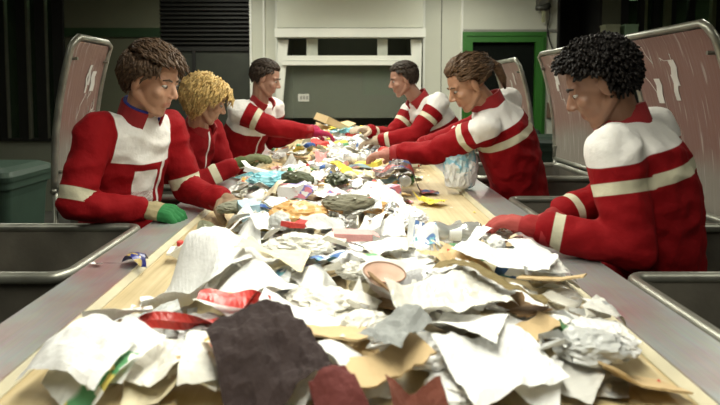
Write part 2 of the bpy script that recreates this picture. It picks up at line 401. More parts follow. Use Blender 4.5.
# ------------------------------------------------------------------ curved scratched splash guards
def guard_mat():
    m, nt, b = nodes('scratched_sheet'); L = nt.links
    tc = N(nt, 'ShaderNodeTexCoord')
    n1 = N(nt, 'ShaderNodeTexNoise', Scale=3.0, Detail=6.0); L.new(tc.outputs['Object'], n1.inputs['Vector'])
    mp = N(nt, 'ShaderNodeMapping'); mp.inputs['Scale'].default_value = (3, 30, 2.2); L.new(tc.outputs['Object'], mp.inputs['Vector'])
    n2 = N(nt, 'ShaderNodeTexNoise', Scale=2.0, Detail=6.0); L.new(mp.outputs[0], n2.inputs['Vector'])
    sx = N(nt, 'ShaderNodeSeparateXYZ'); L.new(tc.outputs['Object'], sx.inputs[0])
    # rusty red film over the upper part of the sheet, clearer and greyer below
    mr = N(nt, 'ShaderNodeMapRange'); mr.inputs['From Min'].default_value = .30; mr.inputs['From Max'].default_value = .42
    ad = N(nt, 'ShaderNodeMath', operation='MULTIPLY_ADD'); ad.inputs[1].default_value = .25; L.new(n1.outputs['Fac'], ad.inputs[0]); L.new(sx.outputs['Z'], ad.inputs[2]); L.new(ad.outputs[0], mr.inputs['Value'])
    c1 = N(nt, 'ShaderNodeMix', data_type='RGBA'); c1.inputs[6].default_value = (.30, .27, .23, 1); c1.inputs[7].default_value = (.27, .155, .13, 1); L.new(mr.outputs[0], c1.inputs[0])
    c2 = N(nt, 'ShaderNodeValToRGB'); c2.color_ramp.elements[0].position = .60; c2.color_ramp.elements[1].position = .68
    c2.color_ramp.elements[0].color = (0, 0, 0, 1); c2.color_ramp.elements[1].color = (1, 1, 1, 1); L.new(n2.outputs['Fac'], c2.inputs['Fac'])
    mx = N(nt, 'ShaderNodeMix', data_type='RGBA'); mx.inputs[7].default_value = (.62, .60, .55, 1)
    fa = N(nt, 'ShaderNodeMath', operation='MULTIPLY'); fa.inputs[1].default_value = .5; L.new(c2.outputs['Color'], fa.inputs[0]); L.new(fa.outputs[0], mx.inputs[0]); L.new(c1.outputs[2], mx.inputs[6])
    L.new(mx.outputs[2], b.inputs['Base Color']); b.inputs['Roughness'].default_value = .3
    b.inputs['Alpha'].default_value = .78
    bp = N(nt, 'ShaderNodeBump', Strength=.3, Distance=.01); L.new(n2.outputs['Fac'], bp.inputs['Height']); L.new(bp.outputs['Normal'], b.inputs['Normal'])
    return m
M_guard = guard_mat()
def guard(s, xt, xb, ztop, zbot, y0, y1, label, bulge=.05, seed=0):
    """s = side; top edge at x = s*xt, foot at x = s*xb, curved over towards the belt"""
    n = 14; e = empty('splash_guard', (s*xb, (y0+y1)/2, zbot)); tag(e, label, 'guard', 'curved splash guards behind the workers')
    Hh = ztop-zbot; hy = (y1-y0)/2
    def prof(t):
        return Vector((-s*(xb-xt)*(t**2.1) , 0, Hh*t))
    rnd = random.Random(seed)
    bm = bmesh.new(); cols = 10; grid = []
    for side in (.004, -.004):
        g_ = []
        for i in range(n+1):
            p = prof(i/n); g_.append([bm.verts.new((p.x+side*s, -hy+.02+(2*hy-.04)*j/cols, p.z-(.02 if i == n else 0))) for j in range(cols+1)])
        grid.append(g_)
    for g_ in grid:
        for i in range(n):
            for j in range(cols): bm.faces.new((g_[i][j], g_[i][j+1], g_[i+1][j+1], g_[i+1][j]))
    bmesh.ops.recalc_face_normals(bm, faces=bm.faces)
    obj('sheet', bm, M_guard, e, smooth=True)
    r = .017
    edge = [prof(i/n) for i in range(n+1)]
    # tube frame: up the near side, over the top, down the far side
    pts = [Vector((p.x, -hy, p.z)) for p in edge[:-1]] + [edge[-1]+Vector((0, -hy+.012, -.02)), edge[-1]+Vector((0, -hy+.05, 0)), edge[-1]+Vector((0, hy-.05, 0)), edge[-1]+Vector((0, hy-.012, -.02))] + [Vector((p.x, hy, p.z)) for p in edge[:-1][::-1]]
    bm = bmesh.new(); tube(bm, pts, r, 10); obj('tube_frame', bm, M_tube, e, smooth=True)
    bm = bmesh.new(); tube(bm, [(0, -hy-.02, 0), (0, hy+.02, 0)], .015, 10); obj('bottom_rail', bm, M_tube, e, smooth=True)
    for sy in (-1, 1):
        bm = bmesh.new(); tube(bm, [(0, sy*hy, 0), (0, sy*hy, -zbot)], .013, 8); obj('stand', bm, M_tube, e, smooth=True)
    for sy in (-1, 1):
        for t in (.12, .86):
            p = prof(t); bm = bmesh.new(); tube(bm, [(p.x-.03*s, sy*(hy-.035), p.z), (p.x+.03*s, sy*(hy-.035), p.z)], .009, 6); obj('bolt', bm, M_tube, e)
    # torn edges and long cracks in the sheet
    M_sc = mat('pale_scuff', (.62, .60, .55), .7)
    for k in range(3):
        bm = bmesh.new(); t = rnd.uniform(.35, .9); yy = rnd.uniform(-hy*.7, hy*.5); pts = []
        for q in range(7):
            p = prof(min(.97, max(.05, t))); pts.append((p.x-s*.0075, yy, p.z)); t += rnd.uniform(-.05, .08); yy += rnd.uniform(-.01, .06)
            yy = min(hy-.03, yy)
        tube(bm, pts, .0013, 4); obj('crack', bm, M_sc, e)
    for k in range(3):
        t0 = rnd.uniform(.55, .72); yy = rnd.uniform(-hy*.6, hy*.6)
        p0, p1 = prof(t0), prof(t0+.14)
        w = rnd.uniform(.01, .035); bm = bmesh.new()
        loft(bm, [[(p.x-s*.0065, yy-w+dy, p.z), (p.x-s*.0065, yy+w*.5+dy, p.z), (p.x-s*.0075, yy+w*.5+dy, p.z), (p.x-s*.0075, yy-w+dy, p.z)] for p, dy in ((p0, 0), (prof(t0+.05), .006), (prof(t0+.1), -.008), (p1, .004))]); obj('scuff', bm, M_sc, e)
    return e
guard(-1, 1.285, 1.40, 1.71, .97, 2.86, 3.30, 'tall curved scratched guard on the left behind the man with the green glove', seed=1)
guard(1, 1.37, 1.53, 1.71, .90, 2.28, 2.98, 'large curved scratched guard at the right edge, nearest of the guards', seed=2)
guard(1, 1.37, 1.50, 1.71, .97, 3.50, 4.28, 'curved scratched guard half hidden behind the curly haired worker', seed=3)
guard(1, 1.39, 1.53, 1.71, .97, 4.90, 5.68, 'small distant curved guard in front of the green door', seed=4)
# ------------------------------------------------------------------ wheelie bins
def wheelie(name, x, y, rz, w, h, col, label, lidcol=None):
    e = empty(name, (x, y, 0), rz); tag(e, label, 'bin')
    m = mat('bin_'+str(col), col, .5, var=.12, scale=4, bump=.03); ml = m
    d = w*1.1
    rr = lambda q, z, ww=w, dd=d: rrect(-ww/2*q, ww/2*q, -dd/2*q, dd/2*q, z, .05*q)
    bm = bmesh.new(); loft(bm, [rr(.78, .06), rr(.82, .3), rr(.92, h-.16), rr(.96, h-.10), rr(1.02, h-.10), rr(1.02, h-.05)]); obj('body', bm, m, e)
    bm = bmesh.new(); loft(bm, [rr(1.06, h-.05), rr(1.07, h-.02), rr(1.0, h+.01), rr(.8, h+.035)]); lid = obj('lid', bm, ml, e)
    bm = bmesh.new(); tube(bm, [(-w*.35, d/2+.05, h-.02), (w*.35, d/2+.05, h-.02)], .014, 8); box(bm, -w*.3, -w*.25, d/2, d/2+.05, h-.04, h-.01); box(bm, w*.25, w*.3, d/2, d/2+.05, h-.04, h-.01); obj('handle', bm, m, e)
    for sx in (-1, 1):
        bm = bmesh.new(); tube(bm, [(sx*w*.42, d*.42, .1), (sx*w*.52, d*.42, .1)], .1, 20); obj('wheel', bm, M_dark, e)
    return e
wheelie('wheelie_bin', -2.37, 4.0, 0, .52, .93, (.04, .075, .052), 'grey green wheelie bin at the left edge of the room')
wheelie('wheelie_bin', 1.93, 5.9, 0, .44, .98, (.018, .035, .022), 'dark green wheelie bin near the green door, front one of two')
wheelie('wheelie_bin', 1.86, 6.6, 0, .42, 1.02, (.012, .022, .014), 'almost black wheelie bin near the green door, back one of two')
# ------------------------------------------------------------------ lamps over the belt (just above the frame) and added fill lamps
def lamp(x, y, z, ln, power, spread=170):
    e = empty('belt_and_fill_lamp', (x, y, z)); tag(e, 'unseen long white fluorescent lamp, belt row with added fill lamps', 'lamp', 'fluorescent ceiling lamps')
    bm = bmesh.new(); loft(bm, [[(-.13, v, 0), (.13, v, 0), (.07, v, .07), (-.07, v, .07)] for v in (-ln/2, ln/2)]); bmesh.ops.recalc_face_normals(bm, faces=bm.faces); obj('housing', bm, M_white, e)
    bm = bmesh.new(); tube(bm, [(.05, -ln/2+.03, -.02), (.05, ln/2-.03, -.02)], .013, 8); tube(bm, [(-.05, -ln/2+.03, -.02), (-.05, ln/2-.03, -.02)], .013, 8); obj('tube', bm, emis('tube_glow', (1, .98, .86), 6), e)
    bm = bmesh.new(); 
    for q in (-ln*.35, ln*.35): tube(bm, [(0, q, .07), (0, q, 2.9-z)], .004, 6)
    obj('hanger', bm, M_black, e)
    ld = bpy.data.lights.new('lamp_light', 'AREA'); ld.shape = 'RECTANGLE'; ld.size = .22; ld.size_y = ln; ld.energy = power; ld.color = (1, .985, .86); ld.spread = R(spread)
    lo = bpy.data.objects.new('lamp_light', ld); C.objects.link(lo); lo.location = (0, 0, -.05); lo.parent = e
for y, pw in ((.6, 17), (2.1, 18), (3.6, 18), (4.9, 15), (5.8, 13)):
    lamp(0, y, 2.42 if y < 4 else 2.62, 1.25, pw, 150)
for x in (-1.3, 1.3): lamp(x, 6.0, 2.8, .9, 24)  # added fill pair, put in to brighten the back wall and shutter
for x in (-2.6, 2.6):  # added fill lamps along both sides, lifting the room's ambient light
    lamp(x, 4.0, 2.8, 1.25, 9 if x < 0 else 14)
    lamp(x, .8, 2.8, 1.25, 9)
ld = bpy.data.lights.new('beyond_light', 'AREA'); ld.size = .8; ld.energy = 2.8; ld.color = (.9, 1, .8)
lo = bpy.data.objects.new('beyond_light', ld); C.objects.link(lo); lo.location = (.1, BY+1.2, 2.75)
for x in (-3.2, 4.0):
    ld = bpy.data.lights.new('beyond_light', 'AREA'); ld.size = .8; ld.energy = 6; ld.color = (.8, 1, .7)
    lo = bpy.data.objects.new('beyond_light', ld); C.objects.link(lo); lo.location = (x, BY+1.4, 2.8)
w = bpy.data.worlds.new('world'); SC.world = w; w.use_nodes = True
w.node_tree.nodes['Background'].inputs['Color'].default_value = (.8, .9, .7, 1); w.node_tree.nodes['Background'].inputs['Strength'].default_value = .02
SC.view_settings.view_transform = 'Standard'; SC.view_settings.look = 'None'; SC.view_settings.gamma = 1; SC.view_settings.exposure = .18
# ------------------------------------------------------------------ people
def cloth_mat(name, red, white=(.62, .60, .55), band=(.55, .52, .38), grid=False):
    """jacket cloth: coloured regions follow the vertex attribute 'reg' (yoke, reflective band, chest patch)"""
    m, nt, b = nodes(name); L = nt.links
    at = N(nt, 'ShaderNodeAttribute', attribute_name='reg'); sp = N(nt, 'ShaderNodeSeparateColor'); L.new(at.outputs['Color'], sp.inputs[0])
    tc = N(nt, 'ShaderNodeTexCoord'); nz = N(nt, 'ShaderNodeTexNoise', Scale=9.0, Detail=5.0); L.new(tc.outputs['Object'], nz.inputs['Vector'])
    base = N(nt, 'ShaderNodeMix', data_type='RGBA'); base.inputs[6].default_value = rgba([c*.72 for c in red]); base.inputs[7].default_value = rgba(red); L.new(nz.outputs['Fac'], base.inputs[0])
    cur = base.outputs[2]
    wn = N(nt, 'ShaderNodeMix', data_type='RGBA'); wn.inputs[6].default_value = rgba([c*.8 for c in white]); wn.inputs[7].default_value = rgba(white); L.new(nz.outputs['Fac'], wn.inputs[0])
    bk = N(nt, 'ShaderNodeTexBrick', Scale=70.0); bk.inputs['Color1'].default_value = rgba(white); bk.inputs['Color2'].default_value = rgba(white); bk.inputs['Mortar'].default_value = rgba(red); bk.inputs['Mortar Size'].default_value = .03
    L.new(tc.outputs['Object'], bk.inputs['Vector'])
    def step(sock):
        r = N(nt, 'ShaderNodeMapRange'); r.inputs['From Min'].default_value = .49; r.inputs['From Max'].default_value = .51; L.new(sock, r.inputs['Value']); return r.outputs[0]
    for ch, colsock in (('Red', wn.outputs[2]), ('Green', None), ('Blue', wn.outputs[2])):
        mx = N(nt, 'ShaderNodeMix', data_type='RGBA'); L.new(step(sp.outputs[ch]), mx.inputs[0]); L.new(cur, mx.inputs[6])
        if colsock is None: mx.inputs[7].default_value = rgba(band)
        else: L.new(colsock, mx.inputs[7])
        cur = mx.outputs[2]
    if grid:
        mx = N(nt, 'ShaderNodeMix', data_type='RGBA'); L.new(step(at.outputs['Alpha']), mx.inputs[0]); L.new(cur, mx.inputs[6]); L.new(bk.outputs['Color'], mx.inputs[7]); cur = mx.outputs[2]
    L.new(cur, b.inputs['Base Color']); b.inputs['Roughness'].default_value = .8
    b.inputs['Specular IOR Level'].default_value = .12
    n2 = N(nt, 'ShaderNodeTexNoise', Scale=16.0, Detail=6.0); L.new(tc.outputs['Object'], n2.inputs['Vector'])
    bp = N(nt, 'ShaderNodeBump', Strength=.5, Distance=.02); L.new(n2.outputs['Fac'], bp.inputs['Height']); L.new(bp.outputs['Normal'], b.inputs['Normal'])
    return m
def skin_mat(name, skin, lips):
    m, nt, b = nodes(name); L = nt.links
    at = N(nt, 'ShaderNodeAttribute', attribute_name='reg'); sp = N(nt, 'ShaderNodeSeparateColor'); L.new(at.outputs['Color'], sp.inputs[0])
    tc = N(nt, 'ShaderNodeTexCoord'); nz = N(nt, 'ShaderNodeTexNoise', Scale=25.0, Detail=4.0); L.new(tc.outputs['Object'], nz.inputs['Vector'])
    base = N(nt, 'ShaderNodeMix', data_type='RGBA'); base.inputs[6].default_value = rgba([c*.88 for c in skin]); base.inputs[7].default_value = rgba(skin); L.new(nz.outputs['Fac'], base.inputs[0])
    mx = N(nt, 'ShaderNodeMix', data_type='RGBA'); L.new(sp.outputs['Red'], mx.inputs[0]); L.new(base.outputs[2], mx.inputs[6]); mx.inputs[7].default_value = rgba(lips)
    L.new(mx.outputs[2], b.inputs['Base Color']); b.inputs['Roughness'].default_value = .5
    b.inputs['Subsurface Weight'].default_value = .08; b.inputs['Subsurface Radius'].default_value = (.01, .004, .002)
    return m
def set_reg(me, arr):
    a = me.color_attributes.new('reg', 'FLOAT_COLOR', 'POINT'); a.data.foreach_set('color', np.clip(arr, 0, 1).astype(np.float32).ravel())
def seg_dist(pts, a, b):
    a = np.array(a); b = np.array(b); d = b-a; t = np.clip(((pts-a) @ d)/(d @ d), 0, 1)
    return np.linalg.norm(pts-(a+t[:, None]*d), axis=1), t
def ik(S_, T, a, b, pole):
    d = T-S_; L_ = d.length
    if L_ > (a+b)*.985: T = S_ + d*((a+b)*.985/L_); d = T-S_; L_ = d.length
    u = d/L_; x = (a*a-b*b+L_*L_)/(2*L_); h = math.sqrt(max(0, a*a-x*x))
    p = pole - u*pole.dot(u); p.normalize()
    return S_ + u*x + p*h, T
def hand_shapes(bm, W, d, n, side, r=1.0, curl=.5, add=0, fl=1.0):
    """palm, four unequal bent fingers and a thumb; d towards fingertips, n out of the palm, side=+1 thumb along +w"""
    d = d.normalized(); n = (n - d*n.dot(d)).normalized(); w = d.cross(n).normalized()*side
    k = r
    for i, o in enumerate((.030, .010, -.010, -.030)):
        capsule(bm, W + w*o*.55*k, W + d*.085*k + w*o*k + n*.002, (.0135+add)*k, (.012+add)*k, 8)
    ell(bm, W + d*.045*k, (.046*k+add), (.042*k+add), (.016*k+add), Matrix((d, w, n)).transposed(), 2)
    for i, (o, L1) in enumerate(((.033, .070), (.011, .079), (-.011, .073), (-.033, .056))):
        p = W + d*.088*k + w*o*k; a = curl*.45 + .08*i*curl
        dirn = (d + w*(o*2.2)).normalized(); L_ = L1*fl*k
        for q, (fr, rr) in enumerate(((.45, .0092), (.3, .0084), (.25, .0074))):
            dd = (dirn*math.cos(a) + n*math.sin(a)); p2 = p + dd*L_*fr
            capsule(bm, p, p2, (rr+add*.6)*k, (rr*.93+add*.6)*k, 8); p = p2; a += curl*.75
    p = W + d*.022*k + w*.030*k; p2 = p + (d*.55 + w*.75 + n*.35).normalized()*.042*k; p3 = p2 + (d*.9 + w*.25 + n*.4*(1+curl)).normalized()*.032*k; p4 = p3 + (d*1.0 - w*.05 + n*.5*(1+curl)).normalized()*.024*k
    capsule(bm, p, p2, (.014+add)*k, (.0115+add*.7)*k, 8); capsule(bm, p2, p3, (.0115+add*.7)*k, (.0100+add*.6)*k, 8); capsule(bm, p3, p4, (.0100+add*.6)*k, (.0085+add*.6)*k, 8)
M_eye = mat('eye_white', (.36, .33, .29), .4); M_iris = mat('iris_brown', (.05, .03, .02), .2)
M_boot = mat('work_boot', (.03, .025, .02), .6, bump=.1); M_sole = mat('boot_sole', (.015, .015, .015), .8)
def person(label, Hp, Np, Hd, Fdir, look, handR, handL, poleR, poleL, skin, hair, hs=1.0, red=(.26, .005, .008), white=(.78,.76,.72),
           yoke=.30, bands=(), arm_bands=(), patch=False, collar=(.28, .007, .01), lining=None, gloveR=None, gloveL=None,
           curlR=.5, curlL=.5, dR=None, dL=None, nR=(0, 0, -1), nL=(0, 0, -1), style='short', hairvol=1.0, bulk=1.0, trousers=(.035, .035, .028), arms_white=False, yoke_arm=0.0):
    e = empty('person', (Hp.x, Hp.y, 0)); base = Vector((Hp.x, Hp.y, 0)); tag(e, label, 'person', 'workers sorting litter at the belt')
    Hp = Hp-base; Np = Np-base; Hd = Hd-base
    Fd = Vector(Fdir).normalized(); Lf = Vector((0, 0, 1)).cross(Fd).normalized()
    up = (Np-Hp); sl = up.length; up.normalize()
    side = (Lf - up*Lf.dot(up)).normalized(); fr = side.cross(up).normalized()
    sc = sl/.50
    def SP(s, f, u):
        t = u/sl; bow = .035*math.sin(PI*min(1, max(0, t)))   # the back arches out a little
        return Hp + side*s + fr*(f-bow) + up*u
    shR = SP(-.185*bulk, -.01, .435*sc); shL = SP(.185*bulk, -.01, .435*sc)
    wR = Vector(handR)-base; wL = Vector(handL)-base
    ua, fa = .285, .255
    eR, wR = ik(shR, wR, ua, fa, Vector(poleR)); eL, wL = ik(shL, wL, ua, fa, Vector(poleL))
    dRv = (wR-eR).normalized() if dR is None else Vector(dR).normalized(); dLv = (wL-eL).normalized() if dL is None else Vector(dL).normalized()
    # legs
    hz = Hp.z-.02; legs = []
    for s in (-1, 1):
        hj = Hp + side*.09*s - Vector((0, 0, .02)); hj.z = hz
        an = Vector((0, 0, .09)) + Lf*.12*s - Fd*.02; kn = (hj+an)/2 + Fd*.04 + Vector((0, 0, .02)); legs.append((hj, kn, an))
    # ---- head frame
    lk = Vector(look).normalized(); hu = (Vector((0, 0, 1)) - lk*lk.z).normalized(); hl = hu.cross(lk).normalized(); HM = Matrix((lk, hl, hu)).transposed()
    def HPt(f, s, u): return Hd + (lk*f + hl*s + hu*u)*hs
    bm = bmesh.new()
    # body trunk
    def ring(u, a, b, off=0, n=20): return [SP(a*math.cos(2*PI*j/n), b*math.sin(2*PI*j/n)+off, u) for j in range(n)]
    q = .84*bulk
    loft(bm, [ring(u*sc, a*q, b*q) for u, a, b in ((-.12, .10, .08), (-.06, .165, .115), (.05, .165, .115), (.18, .15, .105), (.30, .17, .115), (.40, .175, .11), (.45, .13, .085), (.50, .06, .06))])
    capsule(bm, Np - up*.04, HPt(-.022, 0, -.055), .062, .053)
    for s_, e_, w_ in ((shR, eR, wR), (shL, eL, wL)):
        capsule(bm, Np - up*.07, s_, .05, .055); capsule(bm, s_, e_, .052, .040); capsule(bm, e_, w_ - (w_-e_)*.1, .041, .029)
    for hj, kn, an in legs:
        capsule(bm, hj, kn, .078, .055); capsule(bm, kn, an, .052, .036)
        capsule(bm, an - Vector((0, 0, .05)) - Fd*.03, an - Vector((0, 0, .055)) + Fd*.14, .032, .026)
    gR = .78 if gloveR else 1; gL = .78 if gloveL else 1
    # right hand: thumb on the inner side; left hand mirrored
    for w_, e_, dv, nn, sd, cu, g in ((wR, eR, dRv, nR, 1, curlR, gR), (wL, eL, dLv, nL, -1, curlL, gL)):
        capsule(bm, w_ - (w_-e_)*.12, w_ + dv*.015, .026, .027); hand_shapes(bm, w_, dv, Vector(nn), sd, g, cu)
    # head: cranium, face, jaw, brow, nose, cheeks, lips, ears
    def he(f, s, u, rx, ry, rz, sub=3): ell(bm, HPt(f, s, u), rx*hs, ry*hs, rz*hs, HM, sub)
    he(-.012, 0, .035, .097, .076, .083); he(.030, 0, -.020, .062, .060, .085); he(.045, 0, -.075, .036, .036, .032)
    he(.060, 0, -.098, .022, .024, .018, 2)
    for s in (-1, 1):
        capsule(bm, HPt(-.01, .056*s, -.045), HPt(.050, .022*s, -.092), .020*hs, .017*hs, 8)
        he(.060, .036*s, -.022, .026, .024, .024, 2)
        he(-.004, .083*s, -.002, .019, .010, .033, 2); he(-.010, .078*s, -.028, .012, .009, .014, 2); capsule(bm, HPt(.078, .012*s, .030), HPt(.066, .045*s, .028), .010*hs, .010*hs, 8)
        he(.101, .010*s, -.028, .008, .008, .007, 2); capsule(bm, HPt(.082, .018*s, .0175), HPt(.074, .045*s, .016), .0055*hs, .005*hs, 8); capsule(bm, HPt(.080, .018*s, -.004), HPt(.073, .044*s, -.003), .005*hs, .005*hs, 8)
    capsule(bm, HPt(.084, 0, .018), HPt(.108, 0, -.020), .0075*hs, .0115*hs, 8)
    capsule(bm, HPt(.0845, -.014, -.055), HPt(.0845, .014, -.055), .0065*hs, .0065*hs, 8); capsule(bm, HPt(.083, -.012, -.0665), HPt(.083, .012, -.0665), .0068*hs, .0068*hs, 8)
    me = remesh(bm, .0048, 2, .5); V = co_array(me)
    dl, _ = seg_dist(V, HPt(.094, -.02, -.060), HPt(.094, .02, -.060))
    de, _ = seg_dist(V, HPt(.118, -.001, -.024), HPt(.118, .001, -.024))
    reg = np.zeros((len(V), 4)); reg[:, 0] = np.clip((.013*hs-dl)/.004, 0, 1)*.9 + np.clip((.02-de)/.02, 0, 1)*.25; reg[:, 3] = 1
    set_reg(me, reg)
    me.materials.append(skin_mat('skin', skin, (skin[0]*.80, skin[1]*.58, skin[2]*.60))); link('body', me, e)
    for s in (-1, 1):
        bm = bmesh.new(); ell(bm, HPt(.0745, .031*s, .007), .0115*hs, .0125*hs, .0075*hs, HM, 3); eo = obj('eye', bm, M_eye, e, smooth=True)
        bm = bmesh.new(); ell(bm, HPt(.0835, .031*s, .006), .0035*hs, .0065*hs, .0062*hs, HM, 2); obj('iris', bm, M_iris, eo, smooth=True)
        bm = bmesh.new(); tube(bm, [HPt(.089, .014*s, .027), HPt(.087, .032*s, .033), HPt(.074, .05*s, .027)], [.003, .0045, .002], 6); obj('eyebrow', bm, hair_m(hair), e, smooth=True)
    # ---- jacket
    bm = bmesh.new()
    loft(bm, [ring(u*sc, a*bulk, b*bulk, n=28) for u, a, b in ((-.17, .185, .135), (-.155, .195, .145), (-.02, .19, .142), (.10, .18, .135), (.22, .185, .138), (.32, .192, .138), (.40, .182, .125), (.455, .14, .10), (.50, .078, .074))])
    for s_, e_, w_ in ((shR, eR, wR), (shL, eL, wL)):
        capsule(bm, Np - up*.055, s_ + up*.004, .055, .070*bulk, 16); capsule(bm, s_, e_, .078*bulk, .063*bulk, 18); capsule(bm, e_, w_ - (w_-e_)*.10, .064*bulk, .050*bulk, 18)
        wv = (w_-e_).normalized()
        for q_ in (.30, .52, .72): capsule(bm, e_ + (w_-e_)*q_, e_ + (w_-e_)*(q_+.03), (.062-.008*q_)*bulk, (.060-.010*q_)*bulk, 14)   # folds bunched on the forearm
    me = remesh(bm, .0085, 3, .5); V = co_array(me)
    # cloth folds: real displacement along the normals
    Nn = np.empty(len(me.vertices)*3); me.vertices.foreach_get('normal', Nn); Nn = Nn.reshape(-1, 3)
    dsp = np.empty(len(V)); sd0 = random.random()*20
    for i, p in enumerate(V):
        v = Vector(p)
        dsp[i] = .010*(1-2*abs(noise.noise(Vector((v.x*7+sd0, v.y*7, v.z*11))))) + .006*noise.noise(v*22+Vector((sd0, 0, 0)))-.004
    V2 = V + Nn*dsp[:, None]
    rel = V - np.array(Hp); U = rel @ np.array(up); Sd = rel @ np.array(side); Fr = rel @ np.array(fr)
    reg = np.zeros((len(V), 4)); arm = np.full(len(V), 9.); ad = np.zeros(len(V))
    for s_, e_, w_ in ((shR, eR, wR), (shL, eL, wL)):
        d1, t1 = seg_dist(V, s_, e_); d2, t2 = seg_dist(V, e_, w_)
        dd = np.minimum(d1, d2+.002); al = np.where(d1 <= d2+.002, t1*ua, ua+t2*fa)
        use = dd < arm; arm = np.where(use, dd, arm); ad = np.where(use, al, ad)
    AR = .088*bulk
    yk = np.minimum(U-yoke*sc, np.maximum(arm-AR, (yoke_arm if yoke_arm else -.2)-ad))
    reg[:, 0] = .5 + yk*8
    g = np.full(len(V), -1.)
    for a_, b_ in bands: g = np.maximum(g, np.minimum.reduce([U-a_*sc, b_*sc-U, arm-AR]))
    for a_, b_ in arm_bands: g = np.maximum(g, np.minimum.reduce([ad-a_, b_-ad, AR+.004-arm]))
    reg[:, 1] = .5 + g*8
    pb = np.full(len(V), -1.); pa = np.full(len(V), -1.)
    fr_ = np.minimum(Fr-.01, arm-AR*.85)
    if patch:
        pb = np.minimum.reduce([Sd+.060, .045-Sd, U-.205, .295-U, fr_])
        pb = np.maximum(pb, np.minimum.reduce([Sd-.068, .084-Sd, U+.1, .40-U, fr_]))
        pa = np.minimum.reduce([Sd+.060, .045-Sd, U-.14, .207-U, fr_])
    else:
        pb = np.minimum.reduce([Sd+.006, .007-Sd, U+.15, .44-U, fr_])
    reg[:, 2] = .5 + pb*8; reg[:, 3] = .5 + pa*8
    me.vertices.foreach_set('co', V2.ravel()); set_reg(me, reg)
    jm = cloth_mat('jacket_cloth', red, white, grid=patch); me.materials.append(jm); jk = link('jacket', me, e)
    # stand-up collar with an open front
    def coll(r0, r1, h0, h1, th, m, nm, par):
        b2 = bmesh.new(); nn = 22; A0 = R(28); rings = []
        for i in range(nn+1):
            a = A0 + (2*PI-2*A0)*i/nn; o = fr*math.cos(a) + side*math.sin(a); fo = .016*(1+math.cos(a))
            c0 = Np + up*h0 - fr*.004; c1 = Np + (up*.6 + hu*.4).normalized()*(h1-fo*.9) + fr*fo*.6
            rings.append([c0 + o*r0, c1 + o*r1, c1 + o*(r1-th), c0 + o*(r0-th)])
        loft(b2, rings); bmesh.ops.recalc_face_normals(b2, faces=b2.faces)
        return obj(nm, b2, m, par, smooth=False)
    cm = mat('collar_'+str(collar), collar, .75)
    co_ = coll(.088, .082, -.045, .052, .009, cm, 'collar', e)
    if lining: coll(.078, .074, -.03, .060, .010, mat('lining_'+str(lining), lining, .7), 'collar_lining', co_)
    # cuffs
    for s_, (w_, e_) in ((-1, (wR, eR)), (1, (wL, eL))):
        wv = (w_-e_).normalized(); c = w_ - (w_-e_)*.10; u_, v_ = frame_of(wv); b2 = bmesh.new()
        tube(b2, [c - wv*.02, c + wv*.022, c + wv*.026], [.051*bulk, .046*bulk, .034], 20); obj('cuff', b2, cm, e, smooth=True)
    # ---- gloves
    for nm, gcol, w_, e_, dv, nn, sd, cu in (('R', gloveR, wR, eR, dRv, nR, 1, curlR), ('L', gloveL, wL, eL, dLv, nL, -1, curlL)):
        if not gcol: continue
        b2 = bmesh.new(); hand_shapes(b2, w_, dv, Vector(nn), sd, 1.10 if curlR > .9 else 1.06, cu, add=.0105 if curlR > .9 and nm == 'R' else .0065)
        wv = (w_-e_).normalized(); capsule(b2, w_ - wv*.045, w_ + dv*.03, .036, .036, 14)
        me = remesh(b2, .0036, 2, .5); V = co_array(me); al = (V-np.array(w_)) @ np.array(dv)
        reg = np.zeros((len(V), 4)); reg[:, 0] = .5 + (al-.062)*8; reg[:, 1] = .5 + (np.minimum(al+.045, -.030-al))*8; reg[:, 3] = 0
        set_reg(me, reg); key = 'glove_' + str(gcol)
        if key not in MC: MC[key] = cloth_mat(key, gcol[0], gcol[1], gcol[0])
        me.materials.append(MC[key]); link('glove', me, e)
    # ---- trousers and boots
    bm = bmesh.new()
    loft(bm, [ring(u, a, b) for u, a, b in ((-.14, .14, .11), (-.05, .172, .125), (.06, .168, .122))])
    for hj, kn, an in legs: capsule(bm, hj + Vector((0, 0, -.02)), kn, .102, .076, 16); capsule(bm, kn, an + Vector((0, 0, .05)), .076, .070, 16)
    me = remesh(bm, .013, 3, .5); me.materials.append(mat('trousers_'+str(trousers), trousers, .85, bump=.3, bscale=14)); link('trousers', me, e)
    for hj, kn, an in legs:
        bm = bmesh.new(); z = lambda v, zz: Vector((v.x, v.y, zz))
        capsule(bm, z(an, .16), z(an, .07), .055, .052); capsule(bm, z(an - Fd*.035, .055), z(an + Fd*.15, .05), .048, .042); ell(bm, z(an + Fd*.14, .052), .05, .046, .036, Matrix((Fd, Lf, Vector((0, 0, 1)))).transposed(), 2)
        me = remesh(bm, .009, 2); me.materials.append(M_boot); bo = link('boot', me, e)
        bm = bmesh.new(); loft(bm, [[z(an, 0) + Fd*(.055+.15*math.cos(t)) + Lf*(.052*math.sin(t)) + Vector((0, 0, zz)) for t in [2*PI*j/20 for j in range(20)]] for zz in (0, .028)]); obj('sole', bm, M_sole, bo)
    # ---- hair
    hairdo(e, HPt, HM, hs, hair, style, hairvol)
    return e
def hair_m(col): return mat('hair_'+str(col), col, .5, var=.45, scale=60, bump=.3, bscale=200, spec=.18)
